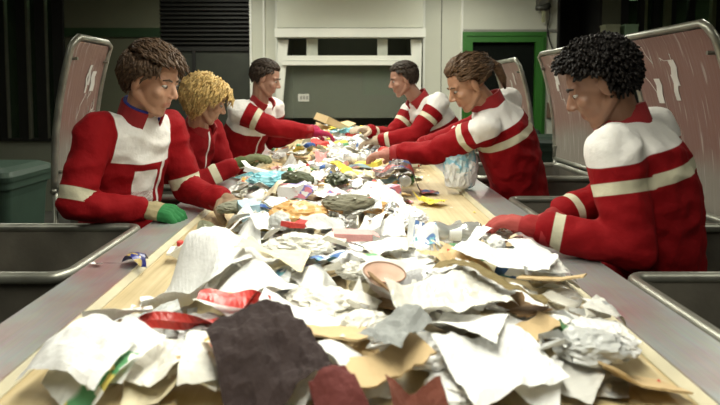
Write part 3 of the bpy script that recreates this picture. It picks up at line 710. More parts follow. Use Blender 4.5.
def hairdo(e, HPt, HM, hs, col, style, vol):
    rnd = random.Random(hash(style) & 255 if False else len(style)*7+3)
    bm = bmesh.new()
    c = (-.014, 0, .038); rad = Vector((.100, .080, .088))*1.0
    n = {'short': 900, 'wavy': 1300, 'curly': 1500, 'bob': 1000, 'tied': 1200}[style]
    def face_area(v, s=style):
        # no hair on the face and front of the neck
        if v.x > .62 and v.z < .52: return True
        if v.x > .25 and v.z < .05 + .3*(s in ('short',)): return True
        if v.z < {'curly': -.82, 'bob': -.85}.get(s, -.6): return True
        if s in ('short', 'wavy', 'curly', 'tied') and v.x > -.02 and v.z < -.08: return True
        return False
    ga = PI*(3-math.sqrt(5))
    for i in range(n):
        z = 1-2*(i+.5)/n; r_ = math.sqrt(1-z*z); v = Vector((r_*math.cos(ga*i), r_*math.sin(ga*i), z)) + Vector((rnd.uniform(-.05, .05), rnd.uniform(-.05, .05), rnd.uniform(-.05, .05))); v.normalize()
        if face_area(v): continue
        p = Vector((c[0]+v.x*rad.x, c[1]+v.y*rad.y, c[2]+v.z*rad.z))
        nrm = Vector((v.x/rad.x, v.y/rad.y, v.z/rad.z)).normalized()
        j = Vector((rnd.uniform(-1, 1), rnd.uniform(-1, 1), rnd.uniform(-1, 1)))
        if style == 'curly':
            k = .022*vol*rnd.uniform(.7, 1.15)
            pts = [p]; q = p.copy()
            for t in range(5):
                a = t*1.7+rnd.random(); q = q + nrm*k*.34 + Vector((math.cos(a), math.sin(a), math.cos(a*1.3)))*.0095
                pts.append(q.copy())
            rs = [.006, .0062, .006, .0058, .005, .003]
        else:
            if style == 'short': fl = Vector((-.35, v.y*.3, -.8 if v.z < .5 else .0)); 
            elif style == 'wavy': fl = Vector((.45 if v.z > .3 else -.3, v.y*.5, -.75 if v.z < .5 else .15))
            elif style == 'bob': fl = Vector((-.1, v.y*.6, -1.0))
            else: fl = Vector((-1, 0, -.2 if v.z > -.2 else .5))
            fl = (fl - nrm*fl.dot(nrm)*.9); fl.normalize()
            ln = {'short': .040, 'wavy': .062, 'bob': .075, 'tied': .06}[style]*vol*rnd.uniform(.7, 1.25)
            lift = {'short': .010, 'wavy': .020, 'bob': .028, 'tied': .012}[style]*vol
            wv = j*({'short': .004, 'wavy': .006, 'bob': .011, 'tied': .005}[style])
            pts = [p - nrm*.004, p + nrm*lift*.8 + fl*ln*.33 + wv, p + nrm*lift + fl*ln*.66 - wv*.5, p + nrm*lift*.7 + fl*ln + wv]
            rs = [.0055, .0065, .005, .0012] if style != 'bob' else [.007, .008, .006, .0015]
        tube(bm, [HPt(*q) for q in pts], [r*hs for r in rs], 6)
    ho = obj('hair', bm, hair_m(col), e, smooth=True)
    # the hair close to the scalp: shaped cap cut open over the face
    bm = bmesh.new(); bmesh.ops.create_icosphere(bm, subdivisions=5, radius=1)
    bmesh.ops.delete(bm, geom=[v for v in bm.verts if face_area(v.co)], context='VERTS')
    for v in bm.verts:
        k = 1.05 + .04*noise.noise(v.co*6); v.co = HPt(c[0]+v.co.x*rad.x*k, c[1]+v.co.y*rad.y*k, c[2]+v.co.z*rad.z*k)
    me = bpy.data.meshes.new('hair_cap'); bm.to_mesh(me); bm.free(); me.materials.append(hair_m(col)); h = link('hair_cap', me, ho)
    s = h.modifiers.new('t', 'SOLIDIFY'); s.thickness = .008; s.offset = -1
    if style == 'tied':
        bm = bmesh.new(); tube(bm, [HPt(-.10, 0, .05), HPt(-.14, .005, .045), HPt(-.165, .01, .0), HPt(-.16, .01, -.06), HPt(-.15, .0, -.11)], [.018, .026, .026, .02, .006], 12); obj('ponytail', bm, hair_m(col), ho, smooth=True)
V3 = Vector
person('brown haired worker at the left, green and beige glove resting on the steel rim',
       V3((-.93, 2.45, .88)), P(140, 114, 2.38), P(152, 81, 2.33), (.86, -.52, 0), (.90, -.28, -.34),
       P(146, 210, 2.29), P(224, 201, 2.40), (-.4, -.45, -.8), (-.2, .5, -1), (.50, .27, .17), (.075, .045, .027), hs=1.08,
       yoke=.325, arm_bands=((.225, .272),), patch=True, lining=(.03, .05, .30), gloveR=((.36, .30, .17), (.03, .17, .055)), gloveL=((.30, .20, .13), (.34, .25, .17)),
       curlR=.95, dR=(1, -.05, -.12), nR=(0, .2, -1), style='wavy', hairvol=.8, bulk=.94)
person('worker with bushy blonde hair in a red jacket, hands over the litter',
       V3((-.95, 3.50, .87)), P(199, 127, 3.40), P(207, 101, 3.32), (.9, -.3, 0), (.88, .20, -.42),
       P(236, 165, 3.22), P(250, 162, 3.42), (-.6, -.6, -1), (-.2, .5, -1), (.42, .23, .14), (.50, .34, .13), hs=1.02,
       red=(.24, .006, .009), yoke=.9, arm_bands=((.40, .44),), gloveR=((.10, .13, .05), (.16, .17, .09)), gloveL=((.10, .13, .05), (.16, .17, .09)), style='bob', hairvol=1.12, bulk=.93)
person('dark haired worker in red and white jacket, farthest on the left side',
       V3((-.80, 4.38, .90)), P(262, 102, 4.22), P(266, 79, 4.18), (.75, -.5, 0), (.93, -.1, -.35),
       P(312, 132, 4.16), P(300, 131, 4.4), (-.5, -.6, -1), (-.2, .5, -1), (.33, .18, .12), (.04, .028, .02),
       yoke=.30, yoke_arm=.05, arm_bands=((.12, .16),), gloveR=((.35, .02, .07), (.33, .03, .07)), gloveL=((.35, .02, .07), (.33, .03, .07)), style='short')
person('curly black haired worker in red and white jacket, nearest on the right side',
       V3((1.00, 1.93, .86)), P(623, 121, 1.94), P(600, 86, 1.91), (-.72, .68, 0), (-.84, .26, -.48),
       P(560, 214, 2.12), P(541, 228, 1.82), (-.3, .6, -1), (.5, -.35, -1), (.25, .125, .075), (.008, .006, .005), hs=1.04,
       yoke=.405, yoke_arm=.045, bands=((.315, .352),), arm_bands=((.088, .124), (.475, .505)), gloveR=((.30, .03, .03), (.40, .10, .09)), gloveL=((.34, .03, .03), (.40, .08, .07)), style='curly', hairvol=.85, bulk=1.06)
person('brown haired worker leaning over the belt, second on the right side',
       V3((.92, 3.14, .88)), P(488, 103, 3.05), P(468, 85, 3.0), (-.80, .60, 0), (-.86, -.10, -.52),
       P(398, 158, 3.38), P(384, 156, 3.22), (.2, .4, -1), (.3, -.1, -1), (.42, .22, .13), (.095, .055, .03), hs=1.04,
       yoke=.40, yoke_arm=.045, bands=((.325, .358),), arm_bands=((.088, .12),), gloveR=((.46, .20, .16), (.50, .26, .2)), gloveL=((.46, .20, .16), (.50, .26, .2)), style='tied', hairvol=1.2)
person('dark haired worker reaching across the belt, farthest on the right side',
       V3((.82, 4.50, .90)), P(418, 100, 4.45), P(403, 80, 4.42), (-.8, -.45, 0), (-.95, -.12, -.28),
       P(368, 131, 4.36), P(380, 140, 4.30), (.3, .5, -1), (.4, -.5, -1), (.34, .18, .12), (.035, .025, .018),
       yoke=.30, yoke_arm=.06, bands=(), arm_bands=((.12, .155), (.47, .5)), gloveR=((.45, .36, .26), (.5, .4, .3)), gloveL=((.45, .36, .26), (.5, .4, .3)), style='short')
# ------------------------------------------------------------------ the litter on the belt
rnd = random.Random(5)
GS = .0125; GX0, GY0 = -.60, .80; GNX, GNY = 96, 520
Hg = np.full((GNX, GNY), BZ + .002)
def gi(x, y): return np.clip(((np.asarray(x)-GX0)/GS).astype(int), 0, GNX-1), np.clip(((np.asarray(y)-GY0)/GS).astype(int), 0, GNY-1)
def hat(x, y):
    i, j = gi(x, y); return Hg[i, j]
def crop(x0, x1, y0, y1, m=6):
    i0, j0 = gi(x0, y0); i1, j1 = gi(x1, y1)
    return max(0, int(i0)-m), min(GNX, int(i1)+m+1), max(0, int(j0)-m), min(GNY, int(j1)+m+1)
def smooth_support(i0, i1, j0, j1):
    A = Hg[i0:i1, j0:j1].copy()
    for ax in (0, 1):
        for _ in range(2):
            U_ = np.roll(A, 1, ax); D_ = np.roll(A, -1, ax); sl = [slice(None)]*2; sl[ax] = slice(1, -1); sl = tuple(sl)
            A[sl] = np.maximum(A, np.maximum(U_, D_))[sl]
    for _ in range(3):
        for ax in (0, 1):
            U_ = np.roll(A, 1, ax); D_ = np.roll(A, -1, ax); sl = [slice(None)]*2; sl[ax] = slice(1, -1); sl = tuple(sl)
            A[sl] = ((A*2+U_+D_)/4)[sl]
    return A
def world_pts(o, M):
    out = []
    if o.data:
        v = co_array(o.data); Mn = np.array(M); out.append(v @ Mn[:3, :3].T + Mn[:3, 3])
        if len(v) < 400:   # more samples inside large faces
            me = o.data; me.calc_loop_triangles()
            t = np.array([tuple(q.vertices) for q in me.loop_triangles]); w = out[0]
            a = w[t[:, 0]]; b = w[t[:, 1]]; c = w[t[:, 2]]
            for wa, wb in ((.33, .33), (.6, .2), (.2, .6), (.2, .2), (.45, .5), (.5, .05), (.05, .5)): out.append(a*(1-wa-wb)+b*wa+c*wb)
    for ch in o.children: out += world_pts(ch, M @ ch.matrix_basis)
    return out
def settle(o, x, y, rz=0, tilt=(0, 0), q=96, z=None):
    """lay a rigid piece down on whatever is under it"""
    M = Matrix.Translation((x, y, 0)) @ Matrix.Rotation(rz, 4, 'Z') @ Matrix.Rotation(tilt[0], 4, 'X') @ Matrix.Rotation(tilt[1], 4, 'Y') @ Matrix.Diagonal((o.scale.x, o.scale.y, o.scale.z, 1))
    p = np.concatenate(world_pts(o, M)); sx = 0
    if z is None:   # keep inside the rims
        if p[:, 0].max() > .575: sx = .575-p[:, 0].max()
        if p[:, 0].min() < -.575: sx = -.575-p[:, 0].min()
    p[:, 0] += sx; i, j = gi(p[:, 0], p[:, 1])
    if z is None:
        low = np.full((GNX, GNY), 9.); np.minimum.at(low, (i, j), p[:, 2]); ok = low < 9
        z = np.percentile((Hg-low)[ok], q)
        np.maximum.at(Hg, (i, j), p[:, 2]+z)
    else: z = z - p[:, 2].min()
    o.matrix_world = Matrix.Translation((sx, 0, z)) @ M
    return o
# ---- materials of the litter
def print_mat(name, base, c1, c2, scale=14, amount=.5, rough=.5):
    """printed paper: blocks of colour and rows of fine grey lines on a pale ground"""
    if name in MC: return MC[name]
    m, nt, b = nodes(name); L = nt.links
    tc = N(nt, 'ShaderNodeTexCoord'); oi = N(nt, 'ShaderNodeObjectInfo')
    ad = N(nt, 'ShaderNodeVectorMath', operation='ADD'); L.new(tc.outputs['UV'], ad.inputs[0]); L.new(oi.outputs['Random'], ad.inputs[1])
    bk = N(nt, 'ShaderNodeTexVoronoi', Scale=scale*1.6); bk.distance = 'CHEBYCHEV'
    L.new(ad.outputs[0], bk.inputs['Vector'])
    vs_ = N(nt, 'ShaderNodeSeparateColor'); L.new(bk.outputs['Color'], vs_.inputs[0])
    vr = N(nt, 'ShaderNodeValToRGB'); vr.color_ramp.interpolation = 'CONSTANT'; ee = vr.color_ramp.elements
    ee[0].position = 0; ee[0].color = rgba(c1); ee[1].position = .4; ee[1].color = rgba(c2); e3 = ee.new(.7); e3.color = rgba(base)
    L.new(vs_.outputs[0], vr.inputs['Fac'])
    wn = N(nt, 'ShaderNodeTexNoise', Scale=scale*.35, Detail=0.0); L.new(ad.outputs[0], wn.inputs['Vector'])
    st = N(nt, 'ShaderNodeMapRange'); st.inputs['From Min'].default_value = 1-amount-.02+.02; st.inputs['From Max'].default_value = 1-amount+.02; L.new(wn.outputs['Fac'], st.inputs['Value'])
    wv = N(nt, 'ShaderNodeTexWave', Scale=22.0); wv.bands_direction = 'Y'; L.new(tc.outputs['UV'], wv.inputs['Vector'])
    w2 = N(nt, 'ShaderNodeTexNoise', Scale=60.0); L.new(tc.outputs['UV'], w2.inputs['Vector'])
    ml = N(nt, 'ShaderNodeMath', operation='MULTIPLY'); L.new(wv.outputs['Fac'], ml.inputs[0]); L.new(w2.outputs['Fac'], ml.inputs[1])
    tx = N(nt, 'ShaderNodeMix', data_type='RGBA'); tx.inputs[6].default_value = rgba(base); tx.inputs[7].default_value = rgba([c*.45 for c in base]); L.new(ml.outputs[0], tx.inputs[0])
    mx = N(nt, 'ShaderNodeMix', data_type='RGBA'); L.new(st.outputs[0], mx.inputs[0]); L.new(tx.outputs[2], mx.inputs[6]); L.new(vr.outputs['Color'], mx.inputs[7])
    L.new(mx.outputs[2], b.inputs['Base Color']); b.inputs['Roughness'].default_value = rough
    MC[name] = m; return m
COL = {'white': (.86, .86, .84), 'off-white': (.78, .76, .68), 'cream': (.74, .66, .46), 'light grey': (.55, .56, .54), 'grey': (.26, .27, .26), 'brown': (.27, .16, .07), 'tan': (.58, .42, .22),
       'yellow': (.80, .62, .08), 'red': (.58, .05, .04), 'pink': (.72, .36, .34), 'blue': (.06, .14, .42), 'pale blue': (.42, .62, .72), 'cyan': (.30, .66, .74), 'green': (.08, .26, .10), 'dark olive': (.07, .08, .04), 'orange': (.66, .38, .14), 'black': (.02, .02, .02), 'dark brown': (.045, .025, .02)}
def paper(c): return mat('paper '+c, COL[c], .75, var=.07, scale=12, bump=.35, bscale=38)
def plastic(c):
    n = 'film '+c
    if n in MC: return MC[n]
    m = mat(n, COL[c], .28, var=.10, scale=14, bump=.25, bscale=55)
    m.node_tree.nodes['Principled BSDF'].inputs['Transmission Weight'].default_value = .12
    return m
def hard(c): return mat('plastic '+c, COL[c], .3, var=.05, scale=6)
M_foil = mat('foil', (.7, .7, .7), .25, 1, bump=.4, bscale=60)
PR = [print_mat('news print', (.72, .71, .66), (.30, .30, .30), (.5, .5, .48), 3, .35), print_mat('magazine warm', (.82, .80, .74), (.62, .14, .07), (.75, .5, .12), 4, .48), print_mat('magazine cool', (.80, .82, .82), (.08, .18, .42), (.15, .42, .5), 4, .48),
      print_mat('leaflet green', (.84, .85, .80), (.10, .34, .14), (.7, .6, .15), 4, .42), print_mat('leaflet pink', (.85, .82, .80), (.7, .22, .28), (.25, .2, .5), 5, .42)]
PRN = ['newspaper', 'red printed', 'blue printed', 'green printed', 'pink printed']
# ---- soft sheets draped over what is below
def sheet(name, x, y, rz, w, h, m, crumple=.012, folds=5, n=None, z=None, lift=.002, clampx=True):
    nx = n or max(6, int(w/.008)); ny = n or max(6, int(h/.008)); c, s = math.cos(rz), math.sin(rz)
    fl = [(rnd.uniform(0, 2*PI), rnd.uniform(-.35, .35)*max(w, h), rnd.uniform(-1, 1)) for _ in range(folds)]
    sd = rnd.uniform(0, 50); rag = rnd.uniform(.02, .06)
    i0, i1, j0, j1 = crop(x-max(w, h)*.75, x+max(w, h)*.75, y-max(w, h)*.75, y+max(w, h)*.75)
    A = smooth_support(i0, i1, j0, j1) if z is None else None
    bm = bmesh.new(); uvl = bm.loops.layers.uv.new('UV'); g = []; uvs = {}
    for a in range(nx+1):
        row = []
        for b_ in range(ny+1):
            u, v = a/nx-.5, b_/ny-.5
            lx = u*w*(1+rag*noise.noise(Vector((v*5, sd, 0)))); ly = v*h*(1+rag*noise.noise(Vector((u*5, 0, sd))))
            zz = 0
            for an, of, am in fl: zz += am*abs(lx*math.cos(an)+ly*math.sin(an)-of)
            zz = zz*crumple*3.2/max(w, h)/math.sqrt(folds) + crumple*.7*noise.noise(Vector((lx*26, ly*26, sd))) + crumple*.35*noise.noise(Vector((lx*70, ly*70, sd))) - crumple*1.1*abs(noise.noise(Vector((lx*34, ly*34, sd+5)))) + crumple*.8*abs(noise.noise(Vector((lx*17, ly*17, sd+7))))
            zz += crumple*1.6*max(0, (u*u+v*v)*4-.9)*noise.noise(Vector((u*2, v*2, sd+9)))
            X = x + lx*c - ly*s; Y = y + lx*s + ly*c
            if clampx: X = max(-.583, min(.583, X))
            row.append([X, Y, zz]); uvs[(a, b_)] = (a/nx, b_/ny)
        g.append(row)
    mn = min(p[2] for r in g for p in r)
    vs = []
    for a, row in enumerate(g):
        vr = []
        for b_, p in enumerate(row):
            if z is None:
                fi = (p[0]-GX0)/GS-.5-i0; fj = (p[1]-GY0)/GS-.5-j0
                ia = int(max(0, min(A.shape[0]-2, fi))); ja = int(max(0, min(A.shape[1]-2, fj))); ta = max(0, min(1, fi-ia)); tb = max(0, min(1, fj-ja))
                base = A[ia, ja]*(1-ta)*(1-tb) + A[ia+1, ja]*ta*(1-tb) + A[ia, ja+1]*(1-ta)*tb + A[ia+1, ja+1]*ta*tb
            else: base = z
            p[2] = max(base + lift + (p[2]-mn)*.8, (hat(p[0], p[1]) if z is None else z)+.0012)
            vr.append(bm.verts.new((p[0]-x, p[1]-y, 0)))
        vs.append(vr)
    zb = min(p[2] for r in g for p in r)
    for a, row in enumerate(g):
        for b_, p in enumerate(row):
            vs[a][b_].co.z = p[2]-zb
            if z is None:
                i, j = gi(p[0], p[1]); Hg[i, j] = max(Hg[i, j], p[2]+.001)
    for a in range(nx):
        for b_ in range(ny):
            f = bm.faces.new((vs[a][b_], vs[a+1][b_], vs[a+1][b_+1], vs[a][b_+1]))
            for l, k in zip(f.loops, ((a, b_), (a+1, b_), (a+1, b_+1), (a, b_+1))): l[uvl].uv = uvs[k]
    o = obj(name, bm, m, smooth=False); o.location = (x, y, zb)
    for p in o.data.polygons: p.use_smooth = False
    return o
# ---- rigid and blobby pieces, built at the origin
def blob(name, rx, ry, rz, m, amp=.35, sub=4, freq=2.2, ridg=True):
    bm = bmesh.new(); bmesh.ops.create_icosphere(bm, subdivisions=sub, radius=1); sd = Vector((rnd.uniform(0, 50), rnd.uniform(0, 50), 0))
    for v in bm.verts:
        d = v.co.normalized(); a = noise.noise(d*freq*.6+sd)*.5
        if ridg: a += (.45-abs(noise.noise(d*freq*1.7+sd)))*.75 + (.3-abs(noise.noise(d*freq*4+sd)))*.35
        else: a += noise.noise(d*freq*2+sd)*.4
        k = 1 + amp*a; z = d.z*k
        v.co = Vector((d.x*k*rx, d.y*k*ry, (z if z > -.55 else -.55-(z+.55)*-.25)*rz))
    uv = bm.loops.layers.uv.new('UV')
    for f in bm.faces:
        for l in f.loops: l[uv].uv = (l.vert.co.x*5+l.vert.co.y*3, l.vert.co.z*5)
    return obj(name, bm, m, smooth=False)
def p_ball(c):
    r = rnd.uniform(.022, .05); return blob('crumpled_paper', r, r*rnd.uniform(.75, 1), r*rnd.uniform(.6, .9), paper(c), .45, 3, 2.4)
def p_bag(c, s=1):
    e = empty('plastic_bag'); r = rnd.uniform(.05, .095)*s
    b = blob('bag_body', r, r*rnd.uniform(.6, .9), r*rnd.uniform(.30, .5), plastic(c), .6, 4, 2.0); b.parent = e
    for sg in (-1, 1):
        bm = bmesh.new(); a = rnd.uniform(-.5, .5); L_ = r*rnd.uniform(.5, .8)
        pts = [Vector((r*.7, sg*r*.15, r*.12)), Vector((r*1.0, sg*r*.35, r*.22)), Vector((r+L_, sg*r*(.45+a*.3), r*.10)), Vector((r+L_*.8, sg*r*.1, r*.03))]
        w_ = [.012*s, .016*s, .014*s, .006*s]
        loft(bm, [[p+Vector((0, -q*sg, .003)), p+Vector((0, q, .008*(1+k%2))), p+Vector((0, q, .006)), p+Vector((0, -q*sg, .0))] for k, (p, q) in enumerate(zip(pts, w_))])
        bmesh.ops.recalc_face_normals(bm, faces=bm.faces); obj('bag_handle', bm, plastic(c), e)
    return e
def p_bottle(c, s=1):
    e = empty('plastic_bottle'); H_ = rnd.uniform(.17, .23)*s; r = H_*.16
    m = mat('pet '+c, COL[c], .12, var=.05); m.node_tree.nodes['Principled BSDF'].inputs['Transmission Weight'].default_value = .6
    prof = [(.3*r, .002), (.8*r, 0), (r, .01), (r, .06*H_), (.93*r, .1*H_), (r, .14*H_), (r, .24*H_), (.92*r, .28*H_), (.92*r, .5*H_), (r, .54*H_), (r, .62*H_), (.93*r, .70*H_), (.6*r, .80*H_), (.36*r, .87*H_), (.34*r, .93*H_)]
    def lay(bm, dent=0):
        for v in bm.verts:
            x_, y_, z_ = v.co; k = 1-dent*math.exp(-((z_-H_*.45)/(H_*.16))**2)
            v.co = Vector((z_-H_/2, y_*1.06, (x_ if x_ < 0 else x_*k)))
    dn = rnd.uniform(.1, .55)
    bm = bmesh.new(); lathe(bm, prof, 18); lay(bm, dn); obj('bottle_body', bm, m, e, smooth=True)
    bm = bmesh.new(); lathe(bm, [(.43*r, .90*H_), (.45*r, .91*H_), (.45*r, .985*H_), (.38*r, H_)], 16); lay(bm); obj('cap', bm, hard(rnd.choice(('blue', 'white', 'green', 'red'))), e)
    bm = bmesh.new(); lathe(bm, [(.935*r, .30*H_), (.945*r, .305*H_), (.945*r, .48*H_), (.935*r, .485*H_)], 18, cap=False); lay(bm, dn); obj('label_band', bm, paper(rnd.choice(('blue', 'red', 'white', 'green'))), e, smooth=True)
    return e
def p_can(c):
    e = empty('drink_can'); r = .031; H_ = .11
    m = mat('can '+c, COL[c], .3, .6)
    def lay(bm):
        for v in bm.verts:
            x_, y_, z_ = v.co; k = 1-.45*math.exp(-((z_-.055)/.02)**2); v.co = Vector((z_-H_/2, y_, x_ if x_ < 0 else x_*k))
    bm = bmesh.new(); lathe(bm, [(.024, .002), (.026, 0), (r, .008), (r, .03), (r, .045), (r, .055), (r, .065), (r, .08), (r, .098), (.027, .107)], 20); lay(bm); obj('can_body', bm, m, e, smooth=True)
    bm = bmesh.new(); lathe(bm, [(.0275, .1055), (.0285, .108), (.0275, .11), (.025, .109), (.0245, .1075)], 20); lay(bm); li = obj('can_lid', bm, M_foil, e)
    bm = bmesh.new(); lathe(bm, [(.008, .108), (.008, .111)], 10, (.006, 0, 0)); lay(bm); obj('pull_tab', bm, M_foil, li)
    return e
def p_carton(c):
    e = empty('drink_carton'); w = rnd.uniform(.028, .036); h = rnd.uniform(.12, .18)
    bm = bmesh.new(); q = rnd.uniform(.45, .9)
    sq = lambda a, b_, z: [(z, -a, -b_), (z, a, -b_), (z, a, b_), (z, -a, b_)]
    loft(bm, [sq(w, w, 0), sq(w, w*(1+q)/2, h*.3), sq(w*1.05, w*q, h*.5), sq(w, w, h*.75), sq(w, .004, h)]); bmesh.ops.recalc_face_normals(bm, faces=bm.faces)
    uv = bm.loops.layers.uv.new('UV')
    for f in bm.faces:
        for l in f.loops: l[uv].uv = (l.vert.co.x*5, l.vert.co.y*6+l.vert.co.z*6)
    obj('carton_body', bm, [rnd.choice(PR[1:])] if c == 'printed' else [paper(c)], e)
    obj('top_seam', B(h, h+.014, -w, w, -.0035, .0035), paper('white'), e)
    bm = bmesh.new(); lathe(bm, [(.011, 0), (.011, .012), (.009, .014)], 12, (0, 0, w*.5)); bmesh.ops.translate(bm, vec=(h*.88, 0, 0), verts=bm.verts); obj('screw_cap', bm, hard(rnd.choice(('red', 'blue', 'green', 'white'))), e)
    return e
def p_card(c):
    """a torn flap of corrugated board, bent along its crease"""
    e = empty('cardboard_piece'); w, h = rnd.uniform(.07, .13), rnd.uniform(.05, .10); t = .004; a = rnd.uniform(.15, .7); n_ = 7
    def slab(x0, x1, ang, off):
        bm = bmesh.new(); top = []; bot = []
        for k in range(n_+1):
            u = x0+(x1-x0)*k/n_; jag = (rnd.uniform(-.007, .007) if 0 < k else 0)
            for lst, zz in ((top, t), (bot, 0)):
                lst.append((bm.verts.new((u*math.cos(ang), -h/2+jag, off+abs(u-x0)*math.sin(ang)+zz)), bm.verts.new((u*math.cos(ang), h/2-jag, off+abs(u-x0)*math.sin(ang)+zz))))
        for k in range(n_):
            bm.faces.new((top[k][0], top[k+1][0], top[k+1][1], top[k][1])); bm.faces.new((bot[k][1], bot[k+1][1], bot[k+1][0], bot[k][0]))
            bm.faces.new((bot[k][0], bot[k+1][0], top[k+1][0], top[k][0])); bm.faces.new((bot[k][1], top[k][1], top[k+1][1], bot[k+1][1]))
        for k in (0, n_): bm.faces.new((bot[k][0], top[k][0], top[k][1], bot[k][1]))
        bmesh.ops.recalc_face_normals(bm, faces=bm.faces); return bm
    obj('board', slab(0, w, .0, 0), paper(c), e); obj('flap', slab(0, -w*.6, a*.8, 0), paper(c), e)
    return e
def p_box(c):
    e = empty('carton_box'); w, d_, h = rnd.uniform(.05, .10), rnd.uniform(.035, .06), rnd.uniform(.025, .05)
    m = paper(c) if c != 'printed' else rnd.choice(PR[1:])
    def sub(bm):
        uv = bm.loops.layers.uv.new('UV')
        for f in bm.faces:
            for l in f.loops: l[uv].uv = (l.vert.co.x*5+l.vert.co.z*3, l.vert.co.y*6+l.vert.co.z*4)
        return bm
    k = rnd.uniform(.7, 1)
    bm = bmesh.new(); q = rnd.uniform(-.012, .012)
    loft(bm, [[(-w, -d_, 0), (w, -d_, 0), (w, d_, 0), (-w, d_, 0)], [(-w+q, -d_, h), (w+q, -d_, h*k), (w+q, d_, h*k), (-w+q, d_, h)]]); bmesh.ops.recalc_face_normals(bm, faces=bm.faces)
    obj('box_body', sub(bm), m, e)
    for sy in (-1, 1):
        bm = bmesh.new(); loft(bm, [[(w+q, -d_*.9*1, h*k-.001), (w+q, d_*.9, h*k-.001), (w+q, d_*.9, h*k+.001), (w+q, -d_*.9, h*k+.001)], [(w+.035+q, -d_*.7, h*k+sy*.02), (w+.035+q, d_*.7, h*k+sy*.02), (w+.035+q, d_*.7, h*k+.002+sy*.02), (w+.035+q, -d_*.7, h*k+.002+sy*.02)]])
        bmesh.ops.recalc_face_normals(bm, faces=bm.faces); obj('flap', sub(bm), m, e)
        if rnd.random() < .5: break
    return e
def p_cup(c):
    e = empty('plastic_cup'); h = rnd.uniform(.07, .11); r = h*.42; s = rnd.uniform(.7, .95)
    def lay(bm):
        for v in bm.verts: x_, y_, z_ = v.co; v.co = Vector((z_-h/2, y_, x_*s))
    bm = bmesh.new(); lathe(bm, [(r*.66, .004), (r*.68, 0), (r*.8, h*.5), (r*.97, h-.004), (r*.94, h-.004), (r*.77, h*.5), (r*.64, .008)], 22); lay(bm); obj('cup_body', bm, hard(c), e, smooth=True)
    bm = bmesh.new(); tube(bm, [(r*math.cos(t), r*math.sin(t), h) for t in [2*PI*k/22 for k in range(22)]], .0028, 6, closed=True); lay(bm); obj('cup_rim', bm, hard(c), e, smooth=True)
    return e
def p_tray(c):
    e = empty('food_tray'); w, d_, h = rnd.uniform(.06, .10), rnd.uniform(.045, .07), rnd.uniform(.018, .035)
    rr = lambda q, z, o=0: rrect(-w*q-o, w*q+o, -d_*q-o, d_*q+o, z, .015)
    bm = bmesh.new(); loft(bm, [rr(.8, 0), rr(.96, h-.003), rr(.96, h-.003, .008), rr(.96, h, .008), rr(.95, h), rr(.79, .003)]); bmesh.ops.recalc_face_normals(bm, faces=bm.faces); obj('tray_body', bm, hard(c), e)
    b = sheet('torn_film', 0, 0, rnd.uniform(0, 3), w*1.1, d_*1.3, plastic('off-white'), .010, 4, n=8, z=h+.001, clampx=False); b.parent = e
    return e
def p_wrap(c):
    """a twisted wrapper or strip of film"""
    bm = bmesh.new(); L_ = rnd.uniform(.10, .20); w = rnd.uniform(.015, .03); tw = rnd.uniform(1, 4); ar = rnd.uniform(-.06, .06); rings = []; sd = rnd.uniform(0, 9)
    for k in range(17):
        u = k/16; a = tw*u+.4*math.sin(7*u+sd); ww = w*(.35+.8*math.sin(PI*(.12+.76*u))); c_ = Vector((L_*(u-.5), ar*math.sin(PI*u)+.01*math.sin(9*u+sd), .014+.010*math.sin(5*u+sd)))
        ax = Vector((0, math.cos(a), math.sin(a)*.55)); nn_ = Vector((0, -math.sin(a), math.cos(a)))*.0015
        rings.append([c_+ax*ww, c_+nn_*3, c_-ax*ww, c_-nn_*3])
    loft(bm, rings); bmesh.ops.recalc_face_normals(bm, faces=bm.faces)
    return obj('wrapper', bm, plastic(c) if c != 'silver' else M_foil)
def at(px, py, z=.95): v = PZ(px, py, z); return v.x, v.y
# ---- where the pile is high, where the belt is bare
KEEP = [at(195, 298), at(505, 283), at(228, 224), (-.38, 2.38), (-.42, 2.5), (.46, 1.84)]
def target(x, y):
    for kx, ky in KEEP:
        if abs(x-kx) < .10 and abs(y-ky) < .09: return -.05
    t = .016 + .155*max(0, min(1, (y-2.7)/2.4))
    t *= max(.12, 1-(abs(x)/.62)**2.4)
    if y < 2.2: t = .016*(1-(abs(x)/.7)**3)
    if x < -.36-.10*max(0, (y-2.0)) and 1.25 < y < 2.75: t = -.05
    if x < -.47 and y < 1.6: t = -.03
    if x > .22+.12*max(0, y-2.4) and 1.95 < y < 3.25: t = -.05
    if x > .50 and y < 1.2: t = -.02
    return t
def spot(y0, y1, tries=26, m=.05):
    best = None
    for _ in range(tries):
        x = rnd.uniform(-.55, .55); y = rnd.uniform(y0, y1); tt = target(x, y)
        if tt < 0: continue
        i, j = gi(x, y); a = Hg[max(0, i-4):i+5, max(0, j-4):j+5]
        sc = (BZ+tt) - a.mean() + rnd.uniform(-.008, .008)
        if best is None or sc > best[0]: best = (sc, x, y)
    return (best[1], best[2]) if best else (rnd.uniform(-.3, .3), rnd.uniform(y0, y1))
LIT = []
def note(o, size, col, what, cat, y, x, group):
    z = 'near end of the belt' if y < 1.45 else 'front part of the belt' if y < 2.1 else 'middle of the belt' if y < 3.0 else 'far part of the belt' if y < 4.4 else 'farthest heap on the belt'
    s = 'left side' if x < -.2 else 'right side' if x > .2 else 'centre'
    lab = ' '.join(('%s %s %s on the %s, %s' % (size, col, what, z, s)).split())
    tag(o, lab, cat, group); LIT.append(o)
WH = ['white']*9 + ['off-white']*4 + ['cream']*2 + ['light grey']
